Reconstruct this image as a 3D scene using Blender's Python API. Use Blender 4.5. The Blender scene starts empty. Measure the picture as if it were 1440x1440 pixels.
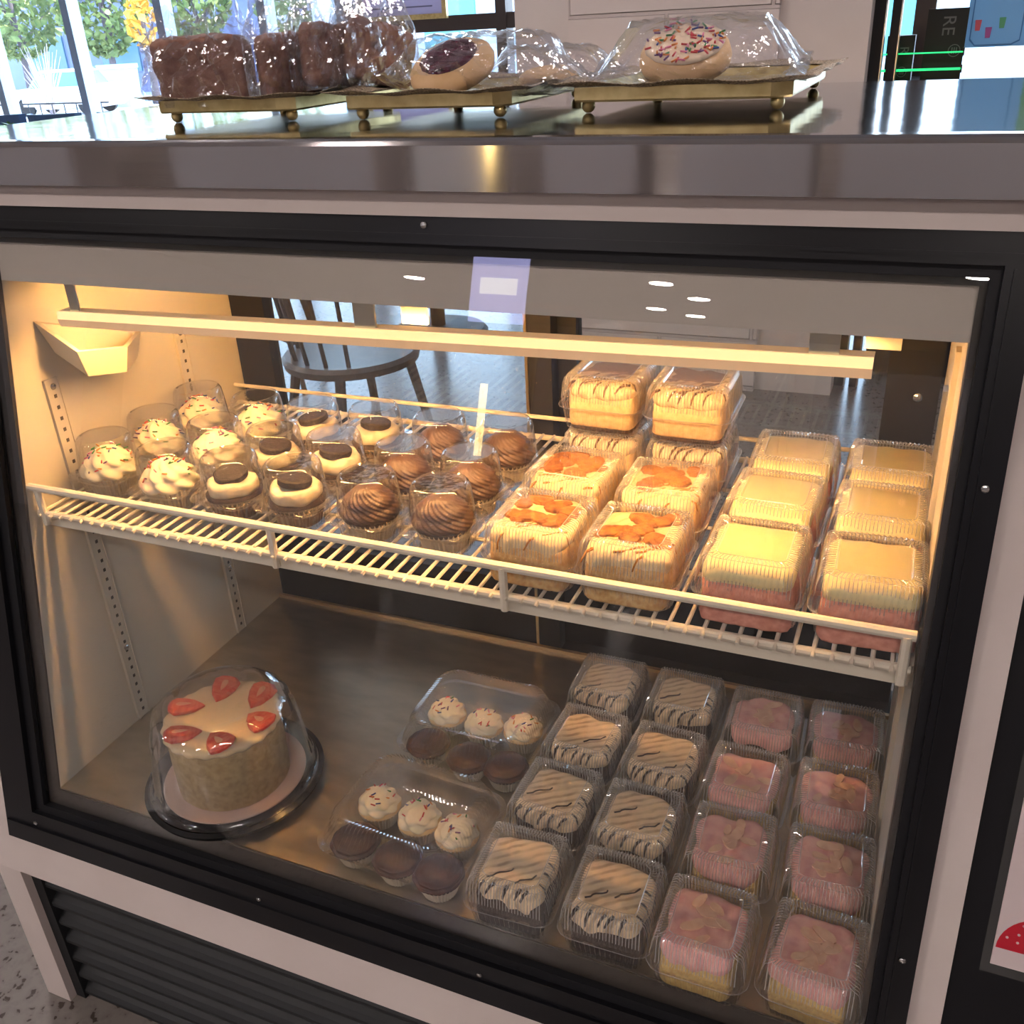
import bpy, math, random
from math import sin, cos, pi, radians, tau, exp
from mathutils import Vector, Matrix, noise
random.seed(7)
SC = bpy.context.scene
COL = SC.collection
FZ = -0.425            # cafe floor; z=0 is the lower deck of the case
CZ = 2.35              # ceiling
A = math.atan(.1382/.6841)
def T(x, s, n=0.0):    # point on the leaning glass plane: s up the slope, n outwards
    return (x, s*sin(A)-n*cos(A), s*cos(A)+n*sin(A))

# ------------------------------------------------------------ materials
MATS = {}
def nodes(name):
    m = bpy.data.materials.new(name); m.use_nodes = True
    nt = m.node_tree; nt.nodes.clear()
    out = nt.nodes.new('ShaderNodeOutputMaterial')
    return m, nt, out
def N(nt, typ, **kw):
    n = nt.nodes.new(typ)
    for k, v in kw.items():
        if k in n.inputs.keys(): n.inputs[k].default_value = v
        else: setattr(n, k, v)
    return n
def pm(name, col, rough=.5, metal=0, c2=None, scale=20, bump=0, bscale=None, stretch=(1,1,1), spec=.5, trans=0, sss=0, detail=4, lo=.35, hi=.65, emit=None, es=0, coat=0, rnd=False):
    if name in MATS: return MATS[name]
    m, nt, out = nodes(name)
    p = N(nt, 'ShaderNodeBsdfPrincipled')
    p.inputs['Base Color'].default_value = (*col, 1)
    p.inputs['Roughness'].default_value = rough
    p.inputs['Metallic'].default_value = metal
    p.inputs['Specular IOR Level'].default_value = spec
    p.inputs['Transmission Weight'].default_value = trans
    p.inputs['Coat Weight'].default_value = coat
    if sss:
        p.inputs['Subsurface Weight'].default_value = sss
        p.inputs['Subsurface Radius'].default_value = (.006, .004, .002)
        p.inputs['Subsurface Scale'].default_value = 1
    if emit: p.inputs['Emission Color'].default_value = (*emit, 1); p.inputs['Emission Strength'].default_value = es
    tc = N(nt, 'ShaderNodeTexCoord'); mp = N(nt, 'ShaderNodeMapping'); mp.inputs['Scale'].default_value = stretch
    nt.links.new(tc.outputs['Object'], mp.inputs['Vector'])
    vec = mp.outputs['Vector']
    if c2 or bump:
        nz = N(nt, 'ShaderNodeTexNoise'); nz.inputs['Scale'].default_value = scale; nz.inputs['Detail'].default_value = detail
        nt.links.new(vec, nz.inputs['Vector'])
    if c2:
        r = N(nt, 'ShaderNodeValToRGB'); r.color_ramp.elements[0].position = lo; r.color_ramp.elements[1].position = hi
        r.color_ramp.elements[0].color = (*col, 1); r.color_ramp.elements[1].color = (*c2, 1)
        nt.links.new(nz.outputs['Fac'], r.inputs['Fac']); nt.links.new(r.outputs['Color'], p.inputs['Base Color'])
    if bump:
        if bscale:
            nb = N(nt, 'ShaderNodeTexNoise'); nb.inputs['Scale'].default_value = bscale; nb.inputs['Detail'].default_value = 5
            nt.links.new(vec, nb.inputs['Vector'])
        else: nb = nz
        b = N(nt, 'ShaderNodeBump'); b.inputs['Strength'].default_value = bump; b.inputs['Distance'].default_value = .002
        nt.links.new(nb.outputs['Fac'], b.inputs['Height']); nt.links.new(b.outputs['Normal'], p.inputs['Normal'])
    nt.links.new(p.outputs[0], out.inputs[0])
    MATS[name] = m
    return m
def clear(name, tint=(.97,.97,.97), haze=.03, gloss=1.0, rough=.06, base=.03, power=3.0, hazecol=(.9,.9,.9), bump=0, bs=60):
    """thin clear plastic or glass: transparent + fresnel gloss + slight milky haze"""
    m, nt, out = nodes(name)
    tr = N(nt, 'ShaderNodeBsdfTransparent'); tr.inputs[0].default_value = (*tint, 1)
    gl = N(nt, 'ShaderNodeBsdfGlossy'); gl.inputs['Roughness'].default_value = rough; gl.inputs[0].default_value = (1,1,1,1)
    df = N(nt, 'ShaderNodeBsdfTranslucent'); df.inputs[0].default_value = (*hazecol, 1)
    d2 = N(nt, 'ShaderNodeBsdfDiffuse'); d2.inputs[0].default_value = (*hazecol, 1)
    dm = N(nt, 'ShaderNodeMixShader'); dm.inputs[0].default_value = .5
    nt.links.new(df.outputs[0], dm.inputs[1]); nt.links.new(d2.outputs[0], dm.inputs[2])
    lw = N(nt, 'ShaderNodeLayerWeight'); lw.inputs['Blend'].default_value = .5
    pw = N(nt, 'ShaderNodeMath', operation='POWER'); pw.inputs[1].default_value = power
    nt.links.new(lw.outputs['Facing'], pw.inputs[0])
    mu = N(nt, 'ShaderNodeMath', operation='MULTIPLY_ADD'); mu.inputs[1].default_value = .75*gloss; mu.inputs[2].default_value = base
    nt.links.new(pw.outputs[0], mu.inputs[0])
    hz = N(nt, 'ShaderNodeMath', operation='MULTIPLY_ADD'); hz.inputs[1].default_value = haze*3; hz.inputs[2].default_value = haze
    nt.links.new(pw.outputs[0], hz.inputs[0])
    m1 = N(nt, 'ShaderNodeMixShader'); m2 = N(nt, 'ShaderNodeMixShader')
    nt.links.new(hz.outputs[0], m1.inputs[0]); nt.links.new(tr.outputs[0], m1.inputs[1]); nt.links.new(dm.outputs[0], m1.inputs[2])
    nt.links.new(mu.outputs[0], m2.inputs[0]); nt.links.new(m1.outputs[0], m2.inputs[1]); nt.links.new(gl.outputs[0], m2.inputs[2])
    if bump:
        tc = N(nt, 'ShaderNodeTexCoord'); nz = N(nt, 'ShaderNodeTexNoise'); nz.inputs['Scale'].default_value = bs; nz.inputs['Detail'].default_value = 3
        nt.links.new(tc.outputs['Object'], nz.inputs['Vector'])
        b = N(nt, 'ShaderNodeBump'); b.inputs['Strength'].default_value = bump; b.inputs['Distance'].default_value = .004
        nt.links.new(nz.outputs['Fac'], b.inputs['Height']); nt.links.new(b.outputs['Normal'], gl.inputs['Normal'])
    nt.links.new(m2.outputs[0], out.inputs[0])
    return m
def backlit(name, col):
    m, nt, out = nodes(name)
    a = N(nt, 'ShaderNodeBsdfDiffuse'); b = N(nt, 'ShaderNodeBsdfTranslucent'); a.inputs[0].default_value = b.inputs[0].default_value = (*col, 1)
    mx = N(nt, 'ShaderNodeMixShader'); mx.inputs[0].default_value = .35
    nt.links.new(a.outputs[0], mx.inputs[1]); nt.links.new(b.outputs[0], mx.inputs[2]); nt.links.new(mx.outputs[0], out.inputs[0]); return m
def brushed(name, col, rough, aniso=.7, tangent=(1,0,0), wav=0):
    m, nt, out = nodes(name)
    p = N(nt, 'ShaderNodeBsdfPrincipled'); p.inputs['Metallic'].default_value = 1; p.inputs['Base Color'].default_value = (*col, 1)
    p.inputs['Roughness'].default_value = rough; p.inputs['Anisotropic'].default_value = aniso
    cx = N(nt, 'ShaderNodeCombineXYZ')
    for i in range(3): cx.inputs[i].default_value = tangent[i]
    nt.links.new(cx.outputs[0], p.inputs['Tangent'])
    tc = N(nt, 'ShaderNodeTexCoord'); mp = N(nt, 'ShaderNodeMapping'); mp.inputs['Scale'].default_value = (6, 500, 500)
    nt.links.new(tc.outputs['Object'], mp.inputs[0])
    nz = N(nt, 'ShaderNodeTexNoise'); nz.inputs['Scale'].default_value = 1; nz.inputs['Detail'].default_value = 2
    nt.links.new(mp.outputs[0], nz.inputs[0])
    mr = N(nt, 'ShaderNodeMapRange'); mr.inputs['To Min'].default_value = rough*.75; mr.inputs['To Max'].default_value = rough*1.3
    nt.links.new(nz.outputs['Fac'], mr.inputs['Value']); nt.links.new(mr.outputs[0], p.inputs['Roughness'])
    if wav:
        n2 = N(nt, 'ShaderNodeTexNoise'); n2.inputs['Scale'].default_value = 9; n2.inputs['Detail'].default_value = 2
        nt.links.new(tc.outputs['Object'], n2.inputs[0])
        b = N(nt, 'ShaderNodeBump'); b.inputs['Strength'].default_value = wav; b.inputs['Distance'].default_value = .003
        nt.links.new(n2.outputs['Fac'], b.inputs['Height']); nt.links.new(b.outputs['Normal'], p.inputs['Normal'])
    nt.links.new(p.outputs[0], out.inputs[0])
    return m
def ripple(name, base, dark, amt=.45, scale=95, sharp=(.56,.68), rot=.9, rough=.45, bump=.5):
    """frosting with wavy drizzled bands"""
    m, nt, out = nodes(name)
    p = N(nt, 'ShaderNodeBsdfPrincipled'); p.inputs['Roughness'].default_value = rough
    p.inputs['Subsurface Weight'].default_value = .15; p.inputs['Subsurface Radius'].default_value = (.006,.004,.002)
    tc = N(nt, 'ShaderNodeTexCoord'); mp = N(nt, 'ShaderNodeMapping'); mp.inputs['Rotation'].default_value = (0, 0, rot)
    nt.links.new(tc.outputs['Object'], mp.inputs[0])
    wv = N(nt, 'ShaderNodeTexWave', wave_type='BANDS', bands_direction='X'); wv.inputs['Scale'].default_value = scale/6.28
    wv.inputs['Distortion'].default_value = 3.0; wv.inputs['Detail'].default_value = 2; wv.inputs['Detail Scale'].default_value = 1.2
    nt.links.new(mp.outputs[0], wv.inputs['Vector'])
    r = N(nt, 'ShaderNodeValToRGB'); r.color_ramp.elements[0].position = sharp[0]; r.color_ramp.elements[1].position = sharp[1]
    nt.links.new(wv.outputs['Color'], r.inputs[0])
    nz = N(nt, 'ShaderNodeTexNoise'); nz.inputs['Scale'].default_value = 38; nt.links.new(tc.outputs['Object'], nz.inputs[0])
    r2 = N(nt, 'ShaderNodeMapRange'); r2.inputs['From Min'].default_value = .4; r2.inputs['From Max'].default_value = .62; r2.inputs['To Min'].default_value = .25*amt; r2.inputs['To Max'].default_value = amt
    nt.links.new(nz.outputs['Fac'], r2.inputs[0])
    mu = N(nt, 'ShaderNodeMath', operation='MULTIPLY'); nt.links.new(r.outputs[0], mu.inputs[0]); nt.links.new(r2.outputs[0], mu.inputs[1])
    mx = N(nt, 'ShaderNodeMix', data_type='RGBA'); mx.inputs[6].default_value = (*base, 1); mx.inputs[7].default_value = (*dark, 1)
    nt.links.new(mu.outputs[0], mx.inputs[0]); nt.links.new(mx.outputs[2], p.inputs['Base Color'])
    b = N(nt, 'ShaderNodeBump'); b.inputs['Strength'].default_value = bump; b.inputs['Distance'].default_value = .002
    nt.links.new(wv.outputs['Color'], b.inputs['Height']); nt.links.new(b.outputs['Normal'], p.inputs['Normal'])
    nt.links.new(p.outputs[0], out.inputs[0])
    return m

M_WHITE = pm('white_laminate', (.62,.54,.51), .42, c2=(.58,.50,.47), scale=9)
M_BLACK = pm('black_frame', (.007,.007,.009), .28, bump=.02, scale=60, spec=.3)
M_BLACKM = pm('black_matte', (.008,.008,.010), .55, spec=.25)
M_LOUVRE = pm('black_louvre', (.014,.015,.017), .5, spec=.3)
M_INWALL = pm('case_liner', (.66,.60,.50), .38, c2=(.60,.54,.44), scale=6, lo=.3, hi=.7)
M_DECK = pm('deck_steel', (.64,.56,.43), .30, 1, c2=(.52,.46,.36), scale=14, bump=.05, bscale=200, stretch=(1,2.5,1))
M_STEELF = brushed('counter_steel_front', (.72,.68,.67), .085, .93, (0,0,1))
M_STEELT = brushed('counter_steel_top', (.60,.58,.58), .08, .4, (1,0,0), .22)
M_GLASS = clear('front_glass', (.97,.97,.96), .002, .9, .0, .055, 4)
M_PANE = clear('pane_glass', (.93,.96,.97), .004, .9, .0, .05, 4)
M_CLAM = clear('clamshell_plastic', (.985,.985,.985), .006, 1.2, .06, .035, 1.9)
M_DOME = clear('dome_plastic', (.98,.98,.98), .010, 1.2, .05, .05, 2.0, bump=.2, bs=45)
M_RIB = clear('rib_plastic', (.99,.99,.99), .26, .15, .15, .05, 2.0, (1,.98,.95))
M_BAG = clear('cellophane', (.97,.97,.99), .022, 1.3, .05, .08, 1.7, (.8,.83,.92), bump=.6, bs=70)
M_WIRE = pm('coated_wire', (.80,.72,.60), .35)
M_LAMPH = pm('lamp_housing', (.86,.76,.58), .35)
M_HEADER = pm('header_panel', (.55,.49,.44), .35, c2=(.50,.445,.40), scale=3)
M_ALU = pm('aluminium', (.55,.55,.54), .3, .9)
M_CHROME = pm('screw_metal', (.6,.6,.6), .25, 1)
M_DARKSLOT = pm('slot_dark', (.06,.05,.04), .6)
M_CREAM = pm('vanilla_cream', (.86,.76,.56), .5, sss=.2, bump=.15, scale=160)
M_CAKEY = pm('yellow_cake', (.72,.52,.20), .8, c2=(.60,.38,.13), scale=140, bump=.6)
M_CAKEPK = pm('pink_cake', (.78,.36,.27), .8, c2=(.62,.24,.18), scale=150, bump=.7)
M_CAKECH = pm('chocolate_cake', (.045,.022,.014), .7, c2=(.02,.01,.008), scale=150, bump=.6)
M_CAKEW = pm('golden_cake', (.74,.50,.22), .8, c2=(.58,.32,.11), scale=150, bump=.6)
M_COFFEE = pm('coffee_cake', (.70,.50,.30), .8, c2=(.60,.40,.22), scale=170, bump=.5)
M_CHOC = pm('chocolate_frosting', (.085,.045,.036), .38, bump=.25, scale=120)
M_GANACHE = pm('mini_cupcake_chocolate', (.040,.014,.008), .4, c2=(.085,.030,.018), scale=60, bump=.3)
M_COOKIE = pm('dark_cookie', (.020,.012,.010), .6, bump=.8, scale=350)
M_CUPW = pm('cupcake_wrapper', (.62,.53,.40), .6)
M_CUPB = pm('cupcake_wrapper_brown', (.30,.20,.13), .6)
M_SPONGE = pm('vanilla_sponge', (.80,.55,.28), .8, bump=.5, scale=120)
M_YFROST = pm('yellow_frosting', (.82,.70,.38), .42, sss=.2, c2=(.80,.68,.38), scale=25, bump=.25, bscale=40, stretch=(1,4,1))
M_PFROST = pm('pink_frosting', (.88,.49,.44), .5, c2=(.70,.31,.31), scale=70, sss=.15, bump=.6, bscale=90, lo=.42, hi=.75)
M_ALMOND = pm('almond', (.95,.66,.48), .5, c2=(.78,.46,.33), scale=60)
M_CHUNK = pm('caramel_cookie', (.50,.19,.03), .6, c2=(.24,.075,.015), scale=120, bump=1)
M_CARAMEL = pm('caramel_sauce', (.42,.17,.025), .25)
M_COCOA = pm('cocoa_sauce', (.13,.055,.02), .35)
M_DRIZ = pm('chocolate_drizzle', (.022,.010,.008), .3)
M_FR_CARA = ripple('caramel_frosting', (.80,.64,.38), (.50,.24,.06), .35, 170, (.6,.9), .7, bump=.15)
M_FR_COFF = ripple('coffee_frosting', (.76,.60,.40), (.20,.09,.03), .5, 170, (.58,.8), .75, bump=.15)
M_FR_CHOC = ripple('peanut_frosting', (.88,.69,.46), (.18,.10,.065), .62, 200, (.4,.95), .95, bump=.15)
M_FR_RIP = pm('ripple_cream', (.70,.62,.47), .5, c2=(.55,.44,.30), scale=60, bump=.5)
M_CAKESIDE = pm('crumb_coated_side', (.50,.35,.16), .85, c2=(.36,.24,.10), scale=110, bump=.6)
M_CAKETOP = pm('cake_top_cream', (.82,.64,.40), .5, c2=(.78,.59,.35), scale=12, sss=.15)
M_BERRY = pm('strawberry', (.70,.035,.018), .3, c2=(.78,.16,.08), scale=60, stretch=(4,1,1), bump=.3, sss=.1)
M_BERRYF = pm('strawberry_core', (.80,.38,.22), .4)
M_BOARD = pm('cake_board', (.66,.48,.42), .6, c2=(.62,.42,.36), scale=8)
M_BLKPL = pm('black_plastic', (.012,.012,.012), .18)
M_GOLD = pm('antique_gold', (.62,.50,.24), .36, .85, c2=(.46,.35,.15), scale=50)
M_GOLDM = pm('gold_mesh', (.66,.52,.36), .5, .6, c2=(.16,.11,.07), scale=500, bump=1)
M_BROWNIE = pm('brownie', (.34,.17,.12), .75, c2=(.20,.090,.065), scale=55, bump=1, bscale=60)
M_COOKB = pm('butter_cookie', (.74,.49,.27), .75, c2=(.66,.41,.20), scale=40, bump=.35)
M_JAM = pm('berry_jam', (.085,.006,.028), .22, c2=(.03,.003,.012), scale=120, bump=1.0)
M_SCOL = [pm('sprinkle_red', (.60,.03,.04), .35), pm('sprinkle_green', (.03,.24,.05), .35), pm('sprinkle_pink', (.80,.22,.36), .35),
          pm('sprinkle_blue', (.03,.07,.30), .35), pm('sprinkle_orange', (.80,.26,.04), .35), pm('sprinkle_purple', (.16,.04,.18), .35)]

# ------------------------------------------------------------ mesh helpers
class MB:
    def __init__(s): s.v = []; s.f = []; s.m = []; s.mi = 0
    def add(s, v, f):
        o = len(s.v); s.v += [tuple(p) for p in v]; s.f += [tuple(i+o for i in q) for q in f]; s.m += [s.mi]*len(f); return s
    def hexa(s, p): return s.add(p, [(0,3,2,1),(4,5,6,7),(0,1,5,4),(1,2,6,5),(2,3,7,6),(3,0,4,7)])
    def box(s, x0, x1, y0, y1, z0, z1):
        return s.hexa([(x0,y0,z0),(x1,y0,z0),(x1,y1,z0),(x0,y1,z0),(x0,y0,z1),(x1,y0,z1),(x1,y1,z1),(x0,y1,z1)])
    def tbox(s, x0, x1, s0, s1, n0, n1):  # box laid on the leaning plane; n0 inside, n1 outside
        return s.hexa([T(x0,s0,n1),T(x1,s0,n1),T(x1,s0,n0),T(x0,s0,n0),T(x0,s1,n1),T(x1,s1,n1),T(x1,s1,n0),T(x0,s1,n0)])
    def loft(s, loops, cap0=True, cap1=True, close=True):
        n = len(loops[0]); v = []; f = []
        for L in loops: v += L
        for k in range(len(loops)-1):
            for i in range(n if close else n-1):
                j = (i+1) % n; f.append((k*n+i, k*n+j, (k+1)*n+j, (k+1)*n+i))
        if cap0: f.append(tuple(reversed(range(n))))
        if cap1: f.append(tuple(range((len(loops)-1)*n, len(loops)*n)))
        return s.add(v, f)
    def lathe(s, prof, n=32, c=(0,0,0), cap0=True, cap1=True, mod=None):
        L = []
        for k, (r, z) in enumerate(prof):
            L.append([(c[0]+(r*(mod(t*tau/n, k) if mod else 1))*cos(t*tau/n), c[1]+(r*(mod(t*tau/n, k) if mod else 1))*sin(t*tau/n), c[2]+z) for t in range(n)])
        return s.loft(L, cap0, cap1)
    def tube(s, pts, r, n=8, r1=None, cap=True):
        pts = [Vector(p) for p in pts]; L = []; up = None
        for i, p in enumerate(pts):
            d = (pts[min(i+1, len(pts)-1)]-pts[max(i-1, 0)]).normalized()
            if up is None:
                up = Vector((0,0,1)) if abs(d.z) < .9 else Vector((1,0,0))
            a = d.cross(up).normalized(); b = a.cross(d).normalized(); up = b
            rr = r if r1 is None else r+(r1-r)*i/max(1, len(pts)-1)
            L.append([tuple(p+a*rr*cos(t*tau/n)+b*rr*sin(t*tau/n)) for t in range(n)])
        return s.loft(L, cap, cap)
    def sphere(s, c, r, n=12, m=8, sc=(1,1,1)):
        L = []
        for k in range(1, m):
            a = -pi/2+pi*k/m
            L.append([(c[0]+r*sc[0]*cos(a)*cos(t*tau/n), c[1]+r*sc[1]*cos(a)*sin(t*tau/n), c[2]+r*sc[2]*sin(a)) for t in range(n)])
        return s.loft(L)
    def build(s, name, mat, parent=None, smooth=False, loc=(0,0,0), auto=False, rz=0):
        me = bpy.data.meshes.new(name); me.from_pydata(s.v, [], s.f)
        for mm in (mat if isinstance(mat, (list, tuple)) else [mat]): me.materials.append(mm)
        if isinstance(mat, (list, tuple)): me.polygons.foreach_set('material_index', s.m)
        if smooth: me.polygons.foreach_set('use_smooth', [True]*len(me.polygons))
        me.update()
        if auto:
            try: me.set_sharp_from_angle(angle=radians(35))
            except Exception: pass
        o = bpy.data.objects.new(name, me); COL.objects.link(o); o.location = loc; o.rotation_euler.z = rz
        if parent: o.parent = parent
        return o
def tag(o, label=None, cat=None, group=None, kind=None):
    if label: o['label'] = label
    if cat: o['category'] = cat
    if group: o['group'] = group
    if kind: o['kind'] = kind
    return o
def thing(name, label, cat, loc=(0,0,0), rz=0, group=None):
    o = bpy.data.objects.new(name, None); COL.objects.link(o); o.location = loc; o.rotation_euler = (0,0,rz); o.empty_display_size = .02
    return tag(o, label, cat, group)
def dup(root, loc, rz, label, group=None):
    r = root.copy(); COL.objects.link(r); r.location = loc; r.rotation_euler = (0,0,rz); tag(r, label, None, group)
    for ch in list(root.children):
        c = ch.copy(); COL.objects.link(c); c.parent = r
        for g in list(ch.children):
            d = g.copy(); COL.objects.link(d); d.parent = c
    return r
def struct(name, mb, mat, smooth=False):
    return tag(mb.build(name, mat, None, smooth), kind='structure')

def rrect(w, d, r, n, wave=None):
    """rounded rectangle, n points spaced by arc length; wave(t)-> outward offset"""
    hw, hd = w/2, d/2; r = min(r, hw-.0001, hd-.0001)
    segs = [('l',(-hw+r,-hd),(hw-r,-hd)),('a',(hw-r,-hd+r),-pi/2),('l',(hw,-hd+r),(hw,hd-r)),('a',(hw-r,hd-r),0),
            ('l',(hw-r,hd),(-hw+r,hd)),('a',(-hw+r,hd-r),pi/2),('l',(-hw,hd-r),(-hw,-hd+r)),('a',(-hw+r,-hd+r),pi)]
    lens = [math.dist(q[1], q[2]) if q[0] == 'l' else r*pi/2 for q in segs]; tot = sum(lens); out = []
    nr = [(0,-1),None,(1,0),None,(0,1),None,(-1,0),None]
    for i in range(n):
        s = tot*i/n; k = 0
        while s > lens[k] and k < 7: s -= lens[k]; k += 1
        q = segs[k]; t = s/lens[k] if lens[k] else 0
        if q[0] == 'l': x = q[1][0]+(q[2][0]-q[1][0])*t; y = q[1][1]+(q[2][1]-q[1][1])*t; nx, ny = nr[k]
        else: a = q[2]+t*pi/2; nx, ny = cos(a), sin(a); x = q[1][0]+r*nx; y = q[1][1]+r*ny
        o = wave(i) if wave else 0
        out.append((x+nx*o, y+ny*o))
    return out
def rl(w, d, r, n, z, wave=None, zw=None, off=(0,0)):
    return [(x+off[0], y+off[1], z+(zw(i) if zw else 0)) for i, (x, y) in enumerate(rrect(w, d, r, n, wave))]

# ------------------------------------------------------------ room
b = MB().box(-9.5, 5, -17, 5.7, FZ-.1, FZ)
mfl, nt, out = nodes('terrazzo')
p = N(nt, 'ShaderNodeBsdfPrincipled'); p.inputs['Roughness'].default_value = .22
tc = N(nt, 'ShaderNodeTexCoord'); vo = N(nt, 'ShaderNodeTexVoronoi'); vo.inputs['Scale'].default_value = 58
nz = N(nt, 'ShaderNodeTexNoise'); nz.inputs['Scale'].default_value = 60; nz.inputs['Detail'].default_value = 6
nt.links.new(tc.outputs['Object'], nz.inputs[0]); vm = N(nt, 'ShaderNodeVectorMath', operation='MULTIPLY_ADD'); vm.inputs[1].default_value = (.03,.03,.03); nt.links.new(nz.outputs['Color'], vm.inputs[0]); nt.links.new(tc.outputs['Object'], vm.inputs[2]); nt.links.new(vm.outputs[0], vo.inputs['Vector'])
r = N(nt, 'ShaderNodeValToRGB'); r.color_ramp.elements[0].color = (.05,.038,.032,1); r.color_ramp.elements[1].color = (.145,.125,.115,1)
r.color_ramp.elements[0].position = .10; r.color_ramp.elements[1].position = .14
e = r.color_ramp.elements.new(.34); e.color = (.17,.148,.135,1)
mm = N(nt, 'ShaderNodeMath', operation='MULTIPLY'); nt.links.new(vo.outputs['Distance'], mm.inputs[0]); nt.links.new(nz.outputs['Fac'], mm.inputs[1])
nt.links.new(mm.outputs[0], r.inputs[0]); nt.links.new(r.outputs[0], p.inputs['Base Color']); nt.links.new(p.outputs[0], out.inputs[0])
struct('floor', b, mfl)
M_CEIL = pm('ceiling_paint', (.55,.50,.47), .7)
M_WALL = pm('wall_paint', (.60,.53,.50), .6, c2=(.57,.50,.47), scale=4)
M_BANDPANEL = pm('band_panel_dark', (.24,.21,.20), .6)
struct('ceiling', MB().box(-9.5, 5, -17, 5.7, CZ, CZ+.1), M_CEIL)
struct('wall_left', MB().box(-9.6, -9.5, -17, 5.7, FZ, CZ), M_WALL)
struct('wall_right', MB().box(5, 5.1, -17, 5.7, FZ, CZ), M_WALL)
struct('wall_front', MB().box(-9.5, 5, -17.1, -17, FZ, CZ), M_WALL)
# painted block pillar between the windows
mbk, nt, out = nodes('painted_block')
p = N(nt, 'ShaderNodeBsdfPrincipled'); p.inputs['Roughness'].default_value = .5
tc = N(nt, 'ShaderNodeTexCoord'); sx = N(nt, 'ShaderNodeSeparateXYZ'); cx = N(nt, 'ShaderNodeCombineXYZ')
nt.links.new(tc.outputs['Object'], sx.inputs[0]); nt.links.new(sx.outputs[0], cx.inputs[0]); nt.links.new(sx.outputs[2], cx.inputs[1])
mp = N(nt, 'ShaderNodeMapping'); mp.inputs['Location'].default_value = (.30, .042, 0); nt.links.new(cx.outputs[0], mp.inputs[0])
bk = N(nt, 'ShaderNodeTexBrick'); bk.inputs['Scale'].default_value = 1; bk.inputs['Brick Width'].default_value = .70; bk.inputs['Row Height'].default_value = .185
bk.inputs['Mortar Size'].default_value = .008; bk.inputs['Mortar Smooth'].default_value = .4
bk.inputs['Color1'].default_value = (.62,.54,.51,1); bk.inputs['Color2'].default_value = (.60,.52,.49,1); bk.inputs['Mortar'].default_value = (.50,.43,.41,1)
nt.links.new(mp.outputs[0], bk.inputs[0]); nt.links.new(bk.outputs['Color'], p.inputs['Base Color'])
bu = N(nt, 'ShaderNodeBump'); bu.invert = True; bu.inputs['Distance'].default_value = .02; bu.inputs['Strength'].default_value = .8
nt.links.new(bk.outputs['Fac'], bu.inputs['Height']); nt.links.new(bu.outputs[0], p.inputs['Normal']); nt.links.new(p.outputs[0], out.inputs[0])
struct('wall_center', MB().box(-.30, .42, 2.9, 3.5, FZ, CZ), mbk)
struct('trim_1', MB().box(-.51, -.30, 2.92, 3.5, FZ, CZ), M_WALL)
struct('trim_2', MB().box(.42, .70, 2.93, 3.5, FZ, CZ), M_WALL)
struct('wall_side', MB().box(-.6, -.51, 3.4, 5.6, FZ, CZ), M_WALL)
# unseen low panels, added so the steel front mirrors dark and light bands
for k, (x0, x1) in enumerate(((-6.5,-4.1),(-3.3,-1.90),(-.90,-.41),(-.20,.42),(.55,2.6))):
    struct('trim_%d' % (10+k), MB().box(x0, x1, -4.3, -3.95, FZ, .93), M_BANDPANEL)
struct('trim_15', MB().box(-1.68, -1.25, -4.3, -4.0, FZ, .93), pm('band_panel_grey', (.30,.27,.25), .5))
lamp = MB().box(-1.205, -1.180, -3.97, -3.92, .30, .70)
M_WARMTUBE = pm('wall_light', (.9,.6,.3), .5, emit=(1,.70,.25), es=5)
# window walls
M_MUL = pm('mullion_aluminium', (.30,.38,.48), .4, .3)
M_MULD = pm('mullion_dark', (.045,.028,.024), .4)
def window(n, xs, z0, z1, y, mat, hz=(), wid=.07, x0=None, x1=None):
    fr = MB()
    X0, X1 = x0 if x0 is not None else xs[0], x1 if x1 is not None else xs[-1]
    for x in xs: fr.box(x-wid/2, x+wid/2, y-.06, y+.06, z0, z1)
    for z in list(hz)+[z0+.04, z1-.04]: fr.box(X0, X1, y-.05, y+.05, z-.045, z+.045)
    w = tag(fr.build('window_%d' % n, mat), kind='structure')
    pane = MB().box(X0, X1, y-.004, y+.004, z0, z1).build('window_glass', M_PANE, w)
window(1, [-9.3,-8.1,-7.0,-6.12,-5.25,-4.37,-3.48,-2.85], FZ, CZ-.15, 5.6, M_MUL)
window(2, [-2.78,-1.69,-.62], FZ, CZ-.15, 5.6, M_MULD, hz=(.90,), wid=.07)
window(3, [.84,2.2,3.5,4.9], FZ, CZ-.15, 3.62, M_MULD)
struct('trim_7', MB().box(-9.5, 5, 5.54, 5.66, CZ-.15, CZ), M_MULD)
# slim black door post beside the pillar, with bright edges
o = struct('trim_8', MB().box(.700, .735, 3.05, 3.11, FZ, CZ), M_BLACKM)
MB().box(.694, .700, 3.05, 3.11, FZ, CZ).build('edge_strip', M_ALU, o); MB().box(.735, .739, 3.05, 3.11, FZ, CZ).build('edge_strip', M_ALU, o)
o = struct('trim_9', MB().box(.755, .782, 3.05, 3.11, FZ, CZ), M_BLACKM)
MB().box(.782, .786, 3.05, 3.11, FZ, CZ).build('edge_strip', M_ALU, o)
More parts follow.
